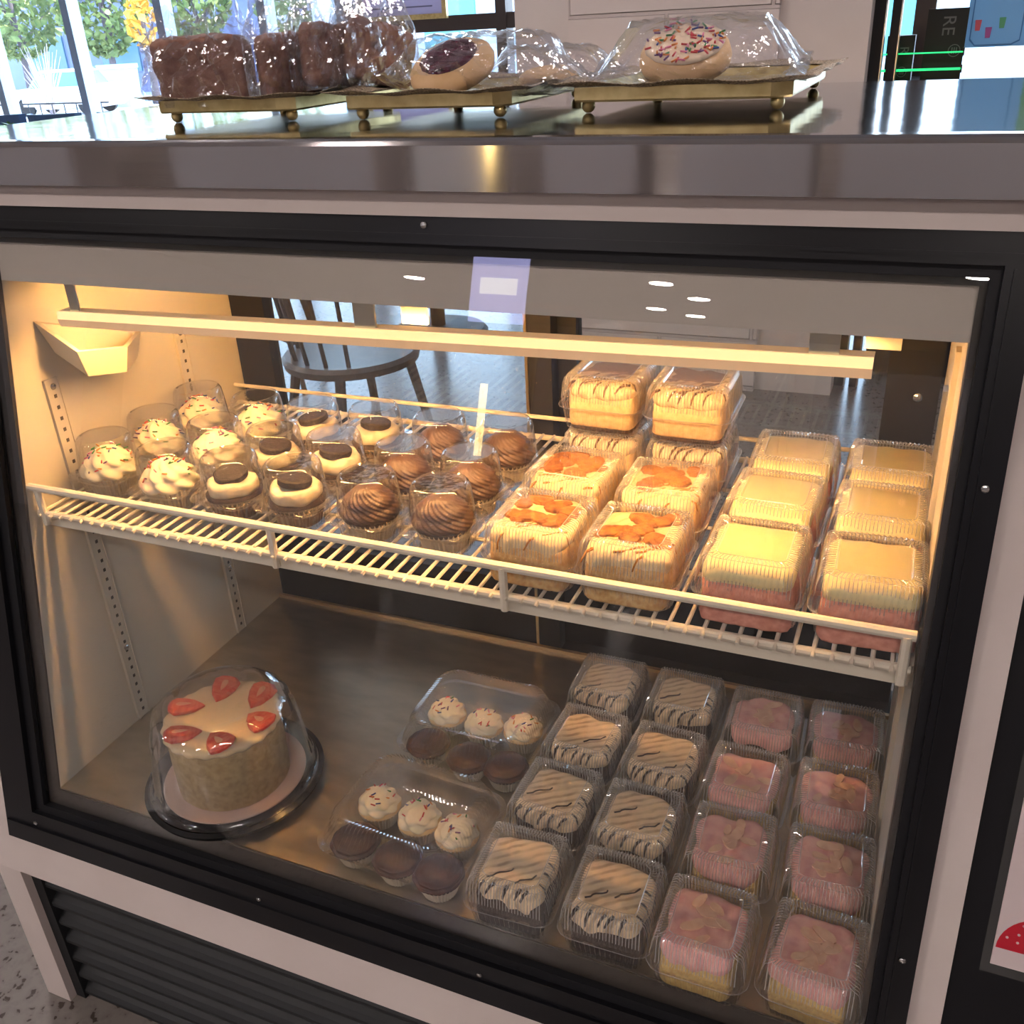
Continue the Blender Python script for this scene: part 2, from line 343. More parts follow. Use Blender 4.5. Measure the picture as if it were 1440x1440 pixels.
# ceiling lights: recessed discs
M_LED = pm('ceiling_led', (1,1,1), .5, emit=(1,.88,.83), es=108)
lspots = [(-1.2,-2.2),(1.6,-2.2),(-4.2,-2.2),(-1.2,.9),(1.9,.9),(-4.2,.9),(-1.2,-5.2),(1.8,-5.2),(-4.3,-5.2),(-2.02,-10.9),(-2.68,-13.4),(-1.78,-12.1),(-2.2,-14.0),(-5.8,-11.5),(1.5,-9.5),(-6.9,-3.0)]
proto = None
for i, (x, y) in enumerate(lspots):
    if proto is None:
        proto = thing('ceiling_light', 'round recessed ceiling light above the space behind the viewer', 'ceiling light', (x,y,CZ), 0, 'round recessed ceiling lights')
        MB().lathe([(.15,-.012),(.15,0)], 32).build('diffuser', M_LED, proto, True, auto=True)
        MB().lathe([(.15,-.012),(.175,-.012),(.18,0),(.15,0)], 32, cap0=False, cap1=False).build('trim_ring', M_ALU, proto)
    else: dup(proto, (x,y,CZ), 0, 'round recessed ceiling light above the space behind the viewer', 'round recessed ceiling lights')
tag(lamp.build('wall_light', M_WARMTUBE), 'warm glowing light strip beside the added dark panels behind the viewer', 'light')

hs = thing('hanging_sign', 'lilac hanging sign behind the viewer, mirrored in the front glass', 'sign', (-.97, -3.5, 1.15))
MB().box(-.15, .15, -.006, .006, -.16, .16).build('panel', pm('lilac_sign', (.4,.4,.8), .5, emit=(.55,.55,1), es=2.2), hs)
MB().box(-.10, .10, .006, .008, -.02, .06).build('pale_band', pm('pale_band', (.9,.9,.95), .5, emit=(.9,.9,1), es=3), hs)
for x in (-.12, .12): MB().box(x-.003, x+.003, -.003, .003, .16, CZ-1.15).build('hanging_rod', M_ALU, hs)

# ------------------------------------------------------------ outdoors
M_GROUND = pm('sunny_paving', (.72,.72,.72), .9, c2=(.60,.61,.64), scale=.6)
M_BLDG = pm('violet_building', (.22,.26,.45), .8)
M_LEAF = pm('leaves', (.09,.16,.04), .6, c2=(.30,.34,.10), scale=2)
M_LEAF2 = pm('autumn_leaves', (.75,.42,.05), .6)
M_BARK = pm('bark', (.14,.11,.12), .9)
M_TWIG = pm('pale_twigs', (.55,.48,.50), .9)
struct('ground', MB().box(-75, 45, 5.75, 110, -1.35, -1.3), M_GROUND)
struct('terrace', MB().box(-30, 20, 5.70, 15.0, -1.3, FZ-.02), M_GROUND)
bl = thing('building', 'violet-blue shaded building beyond the parking lot, behind the car', 'building', (-42, 46, -1.3))
MB().box(-10, 13, -4, 4, 0, 4.4).build('wall', M_BLDG, bl); MB().box(-10.3, 13.3, -4.3, 4.3, 4.4, 4.8).build('roof', pm('roof_grey', (.2,.22,.28), .8), bl)
wb = pm('building_glass', (.10,.22,.30), .2)
for i in range(4): MB().box(-8+i*5, -5.5+i*5, -4.1, -3.98, 1, 2.8).build('window', wb, bl)
b2 = thing('building', 'pale building with teal shopfronts seen through the middle window', 'building', (-12, 36, -1.3))
MB().box(-9, 14, -3, 3, 0, 5.5).build('wall', pm('pale_render', (.55,.60,.62), .8), b2)
for i in range(6): MB().box(-8+i*3.6, -6+i*3.6, -3.1, -2.98, .8, 3.4).build('window', pm('teal_glass', (.08,.30,.34), .2) if i % 2 else wb, b2)
MB().box(-9.2, 14.2, -3.2, 3.2, 5.5, 5.8).build('roof', M_MULD, b2)
def tree(x, y, h, cr, label, mat=M_LEAF, seed=0, n=520, lo=.45):
    rnd = random.Random(seed)
    t = thing('tree', label, 'tree', (x, y, -1.3), 0, 'trees beyond the window')
    tr = MB(); tr.tube([(0,0,0),(.08,0,h*.35),(.02,.05,h*.8)], .18, 8, .07)
    for k in range(5):
        a = rnd.random()*tau; tr.tube([(.05,0,h*(.35+.08*k)),(cos(a)*cr*.6, sin(a)*cr*.6, h*(.55+.08*k))], .07, 6, .02)
    tr.build('trunk', M_BARK, t, True)
    L = MB()
    for k in range(n):
        u = rnd.random(); a = rnd.random()*tau; zz = rnd.uniform(-1, 1); rr = cr*(1-zz*zz)**.5*(.45+.6*rnd.random()**.5)
        c = Vector((cos(a)*rr, sin(a)*rr, h*(lo+(1-lo)*.5)+zz*h*(1-lo)*.55)); s = rnd.uniform(.12, .30)
        e1 = Vector((rnd.uniform(-1,1), rnd.uniform(-1,1), rnd.uniform(-1,1))).normalized()*s; e2 = e1.cross(Vector((rnd.uniform(-1,1), rnd.uniform(-1,1), 1))).normalized()*s*.6
        L.add([c-e1, c+e2, c+e1, c-e2], [(0,1,2,3)])
    L.build('foliage', mat, t)
for i, (x, y, h, cr) in enumerate([(-43,37,6.2,2.6),(-38,35,6.6,2.2),(-33.8,36,6.4,1.9),(-30.4,38,6.8,1.7),(-26,40,6.5,2.2),(-35,24.5,6.0,1.8)]):
    tree(x, y, h, cr, ['tall green tree at the far left of the left window', 'green leafy tree above the parked car', 'green leafy tree between the two left window mullions',
        'tall tree with bare lower trunk beside the orange foliage', 'green tree seen above the wrapped brown slabs', 'small green tree at the left edge of the window'][i], seed=i, n=1500, lo=.32)
tree(-29.0, 33, 3.9, .55, 'small orange-leaved tree in the sunlight beyond the left window', M_LEAF2, 20, 160, .55)
bu = thing('bare_bush', 'pale leafless bush with fanned twigs beside the parked car', 'bush', (-27.4, 26, -1.3))
rnd = random.Random(3); tw = MB()
for k in range(60):
    a = rnd.random()*tau; h = rnd.uniform(1.2, 2.4); q = rnd.uniform(.1, .75)
    tw.tube([(0,0,.2),(cos(a)*q*.4, sin(a)*q*.4, h*.55),(cos(a)*q, sin(a)*q, h)], .02, 4, .006)
tw.build('twigs', M_TWIG, bu); MB().tube([(0,0,0),(0,0,.35)], .09, 8).build('stem', M_BARK, bu)
car = thing('car', 'white parked car seen through the left window', 'car', (-30.4, 28.5, -1.3), .25)
def car_loop(x, w, z0, z1, r=.12): return [(x, py, z0+(z1-z0)/2+pz) for py, pz in rrect(w, z1-z0, r, 24)]
MB().loft([car_loop(-1.0,1.5,.35,.75), car_loop(-.9,1.62,.25,.9), car_loop(-.1,1.7,.22,.95), car_loop(1.2,1.7,.22,1.0), car_loop(2.9,1.66,.25,1.0), car_loop(3.05,1.5,.35,.9)]).build('body', pm('car_white', (.8,.82,.84), .25), car, True, auto=True)
MB().loft([[(x, y, .93) for x, y in rrect(2.7, 1.5, .25, 24)], [(x+.05, y, 1.45) for x, y in rrect(1.9, 1.3, .25, 24)]]).build('cabin', wb, car, True, loc=(1.2,0,0), auto=True)
MB().loft([[(x, y, 1.44) for x, y in rrect(1.92, 1.32, .25, 24)], [(x, y, 1.52) for x, y in rrect(1.7, 1.15, .25, 24)]]).build('roof', MATS['car_white'], car, True, loc=(1.25,0,0), auto=True)
for x in (-.2, 2.2):
    for y in (-.84, .7): MB().loft([[(x+.32*cos(t*tau/20), y, .32+.32*sin(t*tau/20)) for t in range(20)], [(x+.32*cos(t*tau/20), y+.16, .32+.32*sin(t*tau/20)) for t in range(20)]]).build('wheel', M_BLACKM, car)
for y in (-.6, .45): MB().box(-1.02, -.96, y, y+.22, .6, .72).build('headlamp', M_ALU, car)
def crate(x, y, w, d, h, col, label, name='garbage_bin'):
    t = thing(name, label, 'bin', (x, y, -1.3), .1)
    MB().loft([rl(w*.9, d*.9, .05, 24, 0), rl(w, d, .05, 24, h*.9)]).build('body', col, t)
    MB().loft([rl(w*1.06, d*1.06, .06, 24, h*.9), rl(w*1.06, d*1.06, .06, 24, h), ]).build('lid', col, t)
crate(-32.2, 31.6, .6, .6, 1.45, pm('bin_teal', (.10,.42,.48), .5), 'small teal bin standing right of the bare bush')
crate(-31.0, 31.6, .9, .8, 1.5, pm('bin_blue', (.20,.30,.50), .5), 'blue bin left of the pale teal container', )
crate(-29.6, 31.8, 1.3, .9, 1.55, pm('bin_pale', (.35,.60,.62), .5), 'wide pale teal container between the window mullions', )
rg = thing('railing', 'thin dark metal patio railing outside the left window', 'railing', (-15.3, 13.9, FZ-.02))
MB().box(-1.6, 2.2, -.015, .015, .41, .44).build('top_rail', M_BLACKM, rg); MB().box(-1.6, 2.2, -.01, .01, .06, .08).build('bottom_rail', M_BLACKM, rg)
for i in range(13): MB().box(-1.6+i*.3, -1.585+i*.3, -.008, .008, 0, .42).build('baluster', M_BLACKM, rg)

# ------------------------------------------------------------ furniture behind the case
M_CHB = pm('blue_chair', (.05,.10,.20), .45)
M_CHW = pm('dark_wood', (.05,.042,.045), .35, c2=(.08,.065,.065), scale=20, stretch=(1,8,1))
def bchair(x, y, rz, label):
    t = thing('window_chair', label, 'chair', (x, y, FZ), rz, 'blue chairs along the window')
    MB().loft([rl(.44,.42,.08,32,.43), rl(.45,.43,.09,32,.46)]).build('seat', M_CHB, t)
    arc = MB(); L = []
    for k in range(13):
        a = radians(200+k*140/12-360); cxp, cyp = .23*cos(a), .2*sin(a)
        L.append([(cxp, cyp, .72), (cxp*1.1, cyp*1.1, .72), (cxp*1.13, cyp*1.13, .90), (cxp*1.03, cyp*1.03, .90)])
    arc.loft(L); arc.build('backrest', M_CHB, t)
    for sx_ in (-1,1):
        for sy_ in (-1,1): MB().tube([(sx_*.18, sy_*.17, .43),(sx_*.21, sy_*.2, 0)], .014, 8).build('leg', M_BLACKM, t)
        MB().tube([(sx_*.19,-.1,.45),(sx_*.2,-.14,.74)], .011, 8).build('back_post', M_BLACKM, t)
bchair(-5.36, 4.9, 0, 'leftmost dark blue curved-back chair by the left window')
bchair(-4.83, 4.9, 0, 'dark blue curved-back chair just left of the mullion by the window')
bchair(-4.25, 4.98, .3, 'dark blue chair turned sideways right of the mullion by the window')
tb = thing('cafe_table', 'small round cafe table in front of the blue window chairs', 'table', (-5.0, 4.25, FZ))
MB().lathe([(.0,.72),(.35,.72),(.36,.735),(.35,.75)], 36).build('tabletop', pm('table_grey', (.35,.40,.42), .3), tb); MB().lathe([(.03,.02),(.03,.72)], 12).build('pedestal', M_BLACKM, tb); MB().lathe([(.22,0),(.2,.02),(.04,.03)], 24).build('foot', M_BLACKM, tb)
pl = thing('potted_plant', 'low green plant on the round table by the left window', 'plant', (-4.72, 4.32, FZ+.75))
MB().lathe([(.045,0),(.06,.07),(.055,.07),(.05,.03)], 20, cap1=True).build('pot', M_WHITE, pl)
lf = MB(); rnd = random.Random(5)
for k in range(70):
    a = rnd.random()*tau; q = rnd.uniform(.02,.09); c = Vector((cos(a)*q, sin(a)*q, .07+.06*(1-q/.1)+rnd.random()*.02)); e1 = Vector((cos(a), sin(a), .4))*.03; e2 = Vector((-sin(a), cos(a), 0))*.012
    lf.add([c-e1, c+e2, c+e1, c-e2], [(0,1,2,3)])
lf.build('foliage', pm('plant_green', (.10,.20,.03), .5), pl)
# spindle chair seen through the rear glass
ch = thing('spindle_chair', 'dark wooden spindle-back chair with round seat, seen through the rear glass of the case', 'chair', (-.575, 1.70, FZ), -.45)
MB().lathe([(.16,.425),(.20,.43),(.205,.45),(.195,.462),(.12,.458)], 40).build('seat', M_CHW, ch, True, auto=True)
for sx_ in (-1,1):
    for sy_ in (-1,1): MB().tube([(sx_*.12, sy_*.12, .43),(sx_*.18, sy_*.19, 0)], .016, 8, .011).build('leg', M_CHW, ch)
MB().tube([(-.15,-.15,.2),(.15,.15,.2)], .009, 6).build('stretcher', M_CHW, ch); MB().tube([(-.15,.15,.2),(.15,-.15,.2)], .009, 6).build('stretcher', M_CHW, ch)
for k in range(6):
    a = radians(215+k*22); MB().tube([(.17*cos(a), .17*sin(a), .455),(.2*cos(a), .24*sin(a), .88)], .007, 6).build('spindle', M_CHW, ch)
L = []
for k in range(15):
    a = radians(205+k*130/14); L.append([(.195*cos(a), .235*sin(a), .86), (.225*cos(a), .265*sin(a), .86), (.225*cos(a), .265*sin(a), .92), (.195*cos(a), .235*sin(a), .92)])
MB().loft(L).build('top_rail', M_CHW, ch)
ch2 = dup(ch, (-1.55, 2.55, FZ), 1.9, 'second dark spindle-back chair farther back, seen through the rear glass of the case')
tb2 = thing('pedestal_table', 'round dark pedestal table beside the spindle chairs behind the case', 'table', (-1.15, 3.35, FZ))
MB().lathe([(.0,.71),(.36,.71),(.38,.73),(.36,.75)], 40).build('tabletop', M_CHW, tb2); MB().lathe([(.035,.02),(.035,.71)], 12).build('pedestal', M_BLACKM, tb2); MB().lathe([(.24,0),(.22,.02),(.04,.035)], 24).build('foot', M_BLACKM, tb2)
# black console with boxes at the right window
cs = thing('black_console', 'low black console along the right window, behind the pillar edge', 'cabinet', (0,0,FZ))
MB().box(.80, 2.6, 3.13, 3.5, .04, 1.03).build('body', M_BLACKM, cs); MB().box(.79, 2.62, 3.12, 3.52, 1.03, 1.055).build('worktop', M_BLACK, cs)
for i in range(3): MB().box(.84+i*.58, 1.38+i*.58, 3.118, 3.13, .1, .98).build('door', M_BLACK, cs)
M_BOXB = pm('gloss_black_box', (.010,.012,.012), .45, spec=.25)
M_EMB = pm('grey_print', (.09,.10,.10), .5)
def dbox(x0, x1, z1, label, ring):
    t = thing('black_box', label, 'box', ((x0+x1)/2, 3.19, FZ+1.055), 0)
    h = z1-(FZ+1.055); w = (x1-x0)/2
    MB().box(-w, w, -.04, .04, 0, h).build('body', M_BOXB, t)
    cx_, cz_, rr = ring
    g = MB(); g.loft([[(cx_+q*cos(k*tau/24), yy, cz_+q*sin(k*tau/24)) for k in range(24)] for q, yy in ((rr,-.040),(rr,-.0415),(rr*.88,-.0415),(rr*.88,-.040))], False, False)
    for k in (-1,0,1): g.box(cx_+k*rr*.35-.0015, cx_+k*rr*.35+.0015, -.0415, -.04, cz_-rr*.5, cz_+rr*.5)
    g.build('round_emblem', M_EMB, t)
    return t, h
t, h = dbox(.862, .985, .850, 'tall black box with upright grey letters and round logo beside the right window', (.032,.095,.019))
def text(body, size, mat, parent, loc, rot):
    c = bpy.data.curves.new('lettering', 'FONT'); c.body = body; c.size = size; c.extrude = .0006; c.align_x = 'CENTER'
    q = bpy.data.objects.new('tmp_text', c); COL.objects.link(q); bpy.context.view_layer.update(); me = bpy.data.meshes.new_from_object(q.evaluated_get(bpy.context.evaluated_depsgraph_get())); bpy.data.objects.remove(q)
    o = bpy.data.objects.new('lettering', me); COL.objects.link(o); me.materials.clear(); me.materials.append(mat); o.parent = parent; o.location = loc; o.rotation_euler = rot
    return o
text('RE', .055, M_EMB, t, (-.012, -.041, h-.05), (pi/2, pi/2, 0))
t, h = dbox(.745, .832, .776, 'shorter black box with faint grey letter left of the tall black box', (.012,.035,.016))
text('R', .04, M_EMB, t, (.0, -.041, h-.045), (pi/2, pi/2, 0))
M_GREEN = pm('green_led', (.0,.3,.05), .4, emit=(.02,.8,.22), es=.9)
for z, hh, l in ((.722, .0035, 'upper thin green glowing light bar across the black boxes'), (.672, .006, 'lower brighter green glowing light bar across the black boxes')):
    t = thing('led_light_bar', l, 'light', (.85, 3.115, z)); MB().box(-.125, .135, -.004, .004, -hh*.6, hh*.6).build('glowing_strip', M_GREEN, t)
    for x in (-.13, .135): MB().box(x-.003, x+.003, -.004, .006, -.012, .012).build('end_cap', M_BLACK, t)
ps = thing('drinks_poster', 'light blue poster with three small cups in a rounded frame on the right window', 'poster', (1.255, 3.611, .93))
MB().box(-.27, .35, 0, .004, -.215, .4).build('sheet', backlit('poster_blue', (.32,.52,.66)), ps)
g = MB(); 
for sgn, q in ((0,0),):
    o1 = [(x-.17, -.002, z+.02) for x, z in rrect(.17, .46, .02, 40)]; o2 = [(x-.17, -.002, z+.02) for x, z in rrect(.162, .452, .017, 40)]
    g.loft([o1, [(a_, -.004, c_) for a_, _, c_ in o1], [(a_, -.004, c_) for a_, _, c_ in o2], o2], False, False)
g.build('rounded_border', pm('poster_line', (.08,.20,.36), .5), ps)
for x, z, c in ((-.232,-.16,(.75,.12,.14)), (-.195,-.185,(.45,.10,.32)), (-.153,-.155,(.12,.42,.20))):
    MB().loft([[(x+dx, yy, z+dz) for dx, dz in ((-.008,0),(.008,0),(.011,.035),(-.011,.035))] for yy in (-.003, 0)]).build('printed_cup', pm('cup_%d' % int(c[0]*100), c, .5), ps)
MB().box(-.05, .35, -.003, 0, -.05, .4).build('green_block', pm('poster_green', (.22,.48,.22), .5), ps)
ct = thing('framed_notice', 'gold-framed printed notice hanging in the middle window', 'picture', (-2.36, 5.50, 1.20))
MB().box(-.29, .29, 0, .012, -.24, .24).build('paper', backlit('notice_paper', (.50,.46,.58)), ct)
g = MB()
for x0, x1, z0, z1 in ((-.32,.32,-.27,-.24),(-.32,.32,.24,.27),(-.32,-.29,-.24,.24),(.29,.32,-.24,.24)): g.box(x0, x1, -.012, .016, z0, z1)
g.build('frame', M_GOLD, ct)
g = MB()
for k in range(9): g.box(-.22, .22-.05*(k % 3), -.002, 0, -.20+k*.045, -.192+k*.045)
g.build('printed_lines', pm('print_grey', (.16,.15,.22), .6), ct)

# ------------------------------------------------------------ the display case
case = thing('display_case', 'white and black refrigerated bakery display case with leaning front glass', 'display case', (.5, .25, FZ))
def cpart(name, mb, mat, parent=None, smooth=False, auto=False):
    o = mb.build(name, mat, parent or case, smooth, auto=auto)
    if parent is None: o.location = (-.5, -.25, -FZ)
    return o
S1 = .7105
# black frame around the glass
fr = MB()
fr.tbox(-.085, -.035, -.085, .742, -.04, .013); fr.tbox(1.014, 1.038, -.085, .742, -.04, .013)
fr.tbox(-.035, 1.014, -.085, -.035, -.04, .013); fr.tbox(-.035, 1.014, .712, .742, -.04, .013)
glf = cpart('glass_frame', fr, M_BLACK)
br = MB()   # stepped inner bead
br.tbox(-.035, -.020, -.035, .712, -.03, .006); br.tbox(1.006, 1.014, -.035, .712, -.03, .006)
br.tbox(-.020, 1.006, -.035, -.024, -.03, .006); br.tbox(-.020, 1.006, .703, .712, -.03, .006)
cpart('glazing_bead', br, M_BLACKM)
bb = MB(); bb.tbox(-.020, 0, -.024, .703, -.03, -.004); bb.tbox(1.0005, 1.006, -.024, .703, -.03, -.004); bb.tbox(0, 1.0005, -.024, -.001, -.03, -.004); bb.tbox(0, 1.0005, .697, .703, -.03, -.004)
cpart('inner_gasket', bb, pm('gasket', (.020,.015,.012), .35))
cpart('front_glass', MB().tbox(-.020, 1.006, -.024, .703, -.003, .0), M_GLASS)
ridge = MB(); ridge.tbox(-.08, 1.03, -.062, -.056, .013, .0165); ridge.tbox(-.08, 1.03, .718, .721, .013, .0155); ridge.tbox(1.020, 1.022, -.03, .71, .013, .0155)
cpart('frame_ridge', ridge, M_BLACK)
for x, s in ((-.03,-.05),(.33,-.05),(.62,-.05),(.9,-.05),(.55,.728),(1.026,.55),(1.026,.12)):
    c = T(x, s, .0135); MB().sphere(c, .0035, 10, 6, (1,.6,1)).build('screw', M_CHROME, glf)
# white outer frame
wf = MB()
wf.tbox(-.130, 1.066, -.150, -.085, -.05, .004); wf.tbox(1.038, 1.066, -.085, .742, -.05, .004); wf.tbox(-.130, -.085, -.085, .742, -.05, .004)
cpart('white_frame', wf, M_WHITE)
cpart('white_fascia', MB().box(-.13, 1.040, .128, .17, .7245, .7485), M_WHITE)
for x0, x1 in ((-.134,-.088),(1.02,1.066)):
    lg = cpart('leg', MB().box(x0, x1, -.032, .03, FZ, -.146), M_WHITE)
sd = MB()   # outer sides
for x0, x1 in ((-.130,-.10),(1.036,1.064)): sd.hexa([(x0,.02,-.146),(x1,.02,-.146),(x1,.53,-.146),(x0,.53,-.146),(x0,.19,.747),(x1,.19,.747),(x1,.53,.747),(x0,.53,.747)])
cpart('outer_side', sd, M_WHITE)
# base grille
lv = MB(); lv.box(-.088, 1.03, .03, .05, FZ, -.13)
for k in range(7):
    z = -.16-k*.038; lv.loft([[(x, y, z+q) for y, q in ((.022,0),(.014,-.001),(-.012,-.016),(-.017,-.022),(-.017,-.028),(-.010,-.030),(.022,-.030))] for x in (-.07, 1.03)])
lv.box(-.088, -.07, -.02, .03, FZ, -.13); lv.box(-.07, 1.03, -.015, .03, -.162, -.14)
cpart('base_grille', lv, M_LOUVRE)
cpart('base_back', MB().box(-.1, 1.036, .48, .52, FZ, -.02), M_BLACKM)
# liner walls
def wallprof(x0, x1):
    return MB().hexa([(x0,.004,-.012),(x1,.004,-.012),(x1,.52,-.012),(x0,.52,-.012),(x0,.150,.695),(x1,.150,.695),(x1,.52,.695),(x0,.52,.695)])
lw_ = cpart('liner_wall', wallprof(-.045, .0005), M_INWALL)
rw_ = cpart('liner_wall', wallprof(1.001, 1.030), M_INWALL)
cpart('top_panel', MB().box(.0005, 1.001, .155, .52, .665, .69), M_INWALL)
cpart('header_panel', MB().tbox(.001, 1.0005, .655, .697, -.03, -.008), M_HEADER)
cpart('deck', MB().box(.0005, 1.001, .006, .502, -.012, 0), M_DECK)
cpart('deck_lip', MB().box(.0005, 1.001, .502, .508, -.012, .006), pm('brass_lip', (.62,.47,.30), .3, .8))
# perforated shelf standards with slots
for y0 in (.163, .394):
    st = cpart('shelf_standard', MB().box(.0005, .0035, y0-.010, y0+.010, .002, .515), M_INWALL)
    sl = MB()
    for k in range(34):
        z = .012+k*.0145
        if abs(z-.37) > .01: sl.box(.0030, .0040, y0-.0015, y0+.0025, z, z+.0045)
    sl.build('slot_row', M_DARKSLOT, st)
    for z in (.505, .12): MB().sphere((.0035, y0+.001, z), .0045, 10, 6, (.5,1,1)).build('screw', M_CHROME, st)
    for k in (-1, 1): MB().box(.0005, .0048, y0+k*.010-.0008, y0+k*.010+.0008, .002, .515).build('channel_edge', M_INWALL, st)
st = cpart('shelf_standard', MB().box(.9965, 1.001, .384, .404, .002, .515), M_ALU)
st = cpart('shelf_standard', MB().box(.9965, 1.001, .245, .262, .002, .60), M_INWALL)
# small wall tray at the left
R = [(.0015,.163,.586),(.070,.153,.555),(.0015,.325,.525),(.0015,.25,.575)]
tr_ = MB(); top = [Vector(q) for q in [(.0015,.163,.586),(.068,.155,.556),(.085,.215,.545),(.0015,.325,.527)]]
c = sum(top, Vector())/4
rim_o = [tuple(q) for q in top]; rim_i = [tuple(q+(c-q)*.13) for q in top]
bot_o = [tuple(q+(c-q)*.22+Vector((0,0,-.034))) for q in top]; bot_i = [tuple(q+(c-q)*.30+Vector((0,0,-.030))) for q in top]
tr_.loft([bot_o, rim_o, rim_i, bot_i]); cpart('corner_tray', tr_, pm('tray_plastic', (.70,.60,.44), .4))
# light strip
def lx(x): return .6005+(.6155-.6005)*(x-.03)/(.9338-.03)
lp = thing('light_fixture', 'long cream strip light fixture glowing above the upper shelf inside the case', 'light', (0,0,0)); lp.parent = None
h1 = MB()
x0, x1 = .058, .934
prof = [(.1525,-.004),(.1520,.000),(.155,.0035),(.168,.0040),(.168,.0025),(.156,.0020),(.1535,-.003)]
h1.loft([[(x0, y, lx(x0)+z) for y, z in prof], [(x1, y, lx(x1)+z) for y, z in prof]])
h1.build('housing', M_LAMPH, lp)
M_LENS = pm('lamp_lens', (.9,.75,.5), .4, emit=(1,.66,.26), es=.75); M_PLATEGLOW = pm('lamp_plate_glow', (.85,.65,.45), .4, emit=(1,.50,.20), es=.22)
lm = MB(); lm.hexa([(x0,.1495,lx(x0)-.005),(x1,.1495,lx(x1)-.005),(x1,.1515,lx(x1)-.005),(x0,.1515,lx(x0)-.005),(x0,.1505,lx(x0)+.0035),(x1,.1505,lx(x1)+.0035),(x1,.1530,lx(x1)+.0035),(x0,.1530,lx(x0)+.0035)]); lm.build('upper_lens', M_LENS, lp)
lm = MB(); lm.hexa([(x0,.151,lx(x0)-.014),(x1,.151,lx(x1)-.014),(x1,.1525,lx(x1)-.014),(x0,.1525,lx(x0)-.014),(x0,.1485,lx(x0)-.005),(x1,.1485,lx(x1)-.005),(x1,.1505,lx(x1)-.005),(x0,.1505,lx(x0)-.005)]); lm.build('lower_plate', M_PLATEGLOW, lp)  # lower housing plate: warm reflected light put in as a weak glow
h2 = MB(); prof2 = [(.160,-.012),(.157,-.010),(.160,.001),(.184,.003),(.186,-.012),(.184,-.012),(.181,.000),(.163,-.001)]
M_TUBE = pm('lamp_glow', (1,.9,.7), .5, emit=(1.0,.53,.18), es=130)
tubem = MB(); tubem.tube([(x0+.02, .1595, lx(x0)-.009), (x1-.02, .1595, lx(x1)-.009)], .0052, 12); tubem.build('glowing_tube', M_TUBE, lp, True, auto=True)
for x in (.462, .895):
    bk_ = MB().box(x-.012, x+.012, .155, .158, lx(x)-.004, .648); bk_.box(x-.012, x+.012, .155, .19, .645, .662); bk_.build('bracket', M_ALU, lp)
    MB().sphere((x-.004, .1535, lx(x)-.002), .003, 8, 6, (1,.5,1)).build('screw', M_CHROME, lp)
    MB().box(x+.03, x+.058, .176, .180, lx(x)+.004, .665).build('hanger', M_LAMPH, lp)
MB().box(.075, .088, .155, .158, lx(.08)-.004, .66).build('bracket', M_ALU, lp)
# rear sliding doors
def rdoor(x0, x1, y, wl, wr):
    f = MB(); f.box(x0, x0+wl, y-.012, y+.012, 0, .66); f.box(x1-wr, x1, y-.012, y+.012, 0, .66); f.box(x0+wl, x1-wr, y-.012, y+.012, 0, .115); f.box(x0+wl, x1-wr, y-.012, y+.012, .635, .66)
    d = cpart('rear_door', f, M_BLACKM)
    g = MB().box(x0+wl, x1-wr, y-.003, y+.003, .115, .635).build('door_glass', M_PANE, d)
    return d
d1 = rdoor(.004, .520, .522, .060, .036); d2 = rdoor(.505, .998, .552, .04, .06)
MB().box(.482, .486, .508, .511, .0, .66).build('brass_edge', pm('brass_edge', (.5,.38,.2), .3, .9), d1)
for z in (.45, .56): MB().sphere((.975, .541, z), .006, 12, 8, (1,.5,1)).build('bolt', M_CHROME, d2)
MB().sphere((.03, .511, .47), .005, 12, 8, (1,.5,1)).build('bolt', M_CHROME, d1)
cpart('rear_track', MB().box(.0005, 1.001, .506, .57, .66, .69), M_BLACKM); cpart('rear_sill', MB().box(.0005, 1.001, .509, .57, -.02, 0), M_BLACKM)
# stainless counter
cn = thing('steel_counter', 'brushed stainless steel counter top running over the display case', 'counter', (.5, .4, .7485))
e = MB(); 
prof = [(.110,0),(.110,.036),(.1115,.0395),(.1145,.0415),(.125,.0418),(.660,.0418),(.665,.036),(.665,0)]
e.loft([[(x, y-.4, z) for y, z in prof] for x in (-.60, 1.45)]); e.m = [0, 0, 0, 0, 1] + [0]*(len(e.f)-5)
e.m = [1 if i in (2,3,4) else 0 for i in range(len(e.f))]
e.build('slab', [M_STEELF, M_STEELT], cn)
# neighbouring black cabinet with laminated sign
nb = thing('black_cabinet', 'plain black cabinet front right of the white post, carrying a laminated sign', 'cabinet', (1.45, .25, FZ))
q = MB(); q.hexa([T(1.0665,-.45,-.002),T(1.85,-.45,-.002),(1.85,.6,FZ),(1.0665,.6,FZ),T(1.0665,.742,-.002),T(1.85,.742,-.002),(1.85,.6,.74),(1.0665,.6,.74)])
q.v = [(x, y, max(z, FZ)) for x, y, z in q.v]
q.build('body', M_BLACKM, nb, loc=(-1.45,-.25,-FZ))
sg = thing('laminated_sign', 'laminated white sign with a red berry picture on the black cabinet', 'sign', (1.2, .07, .27), 0)
def sp(mb, name, mat): return mb.build(name, mat, sg, loc=(-1.2,-.07,-.27))
s0 = .123
sp(MB().tbox(1.0875, 1.33, s0, .43, -.0015, .0005), 'laminate', pm('laminate_edge', (.045,.045,.045), .15))
sp(MB().tbox(1.0945, 1.33, s0+.010, .43, .0005, .0015), 'paper', pm('sign_paper', (.62,.52,.52), .35))
g = MB(); g.loft([[T(1.130+.034*cos(pi*k/20)*1.0, s0+.028+.036*sin(pi*k/20), n) for k in range(21)] for n in (.0015,.002)])
sp(g, 'printed_berry', pm('berry_print', (.50,.012,.03), .4))
g = MB(); rnd = random.Random(2)
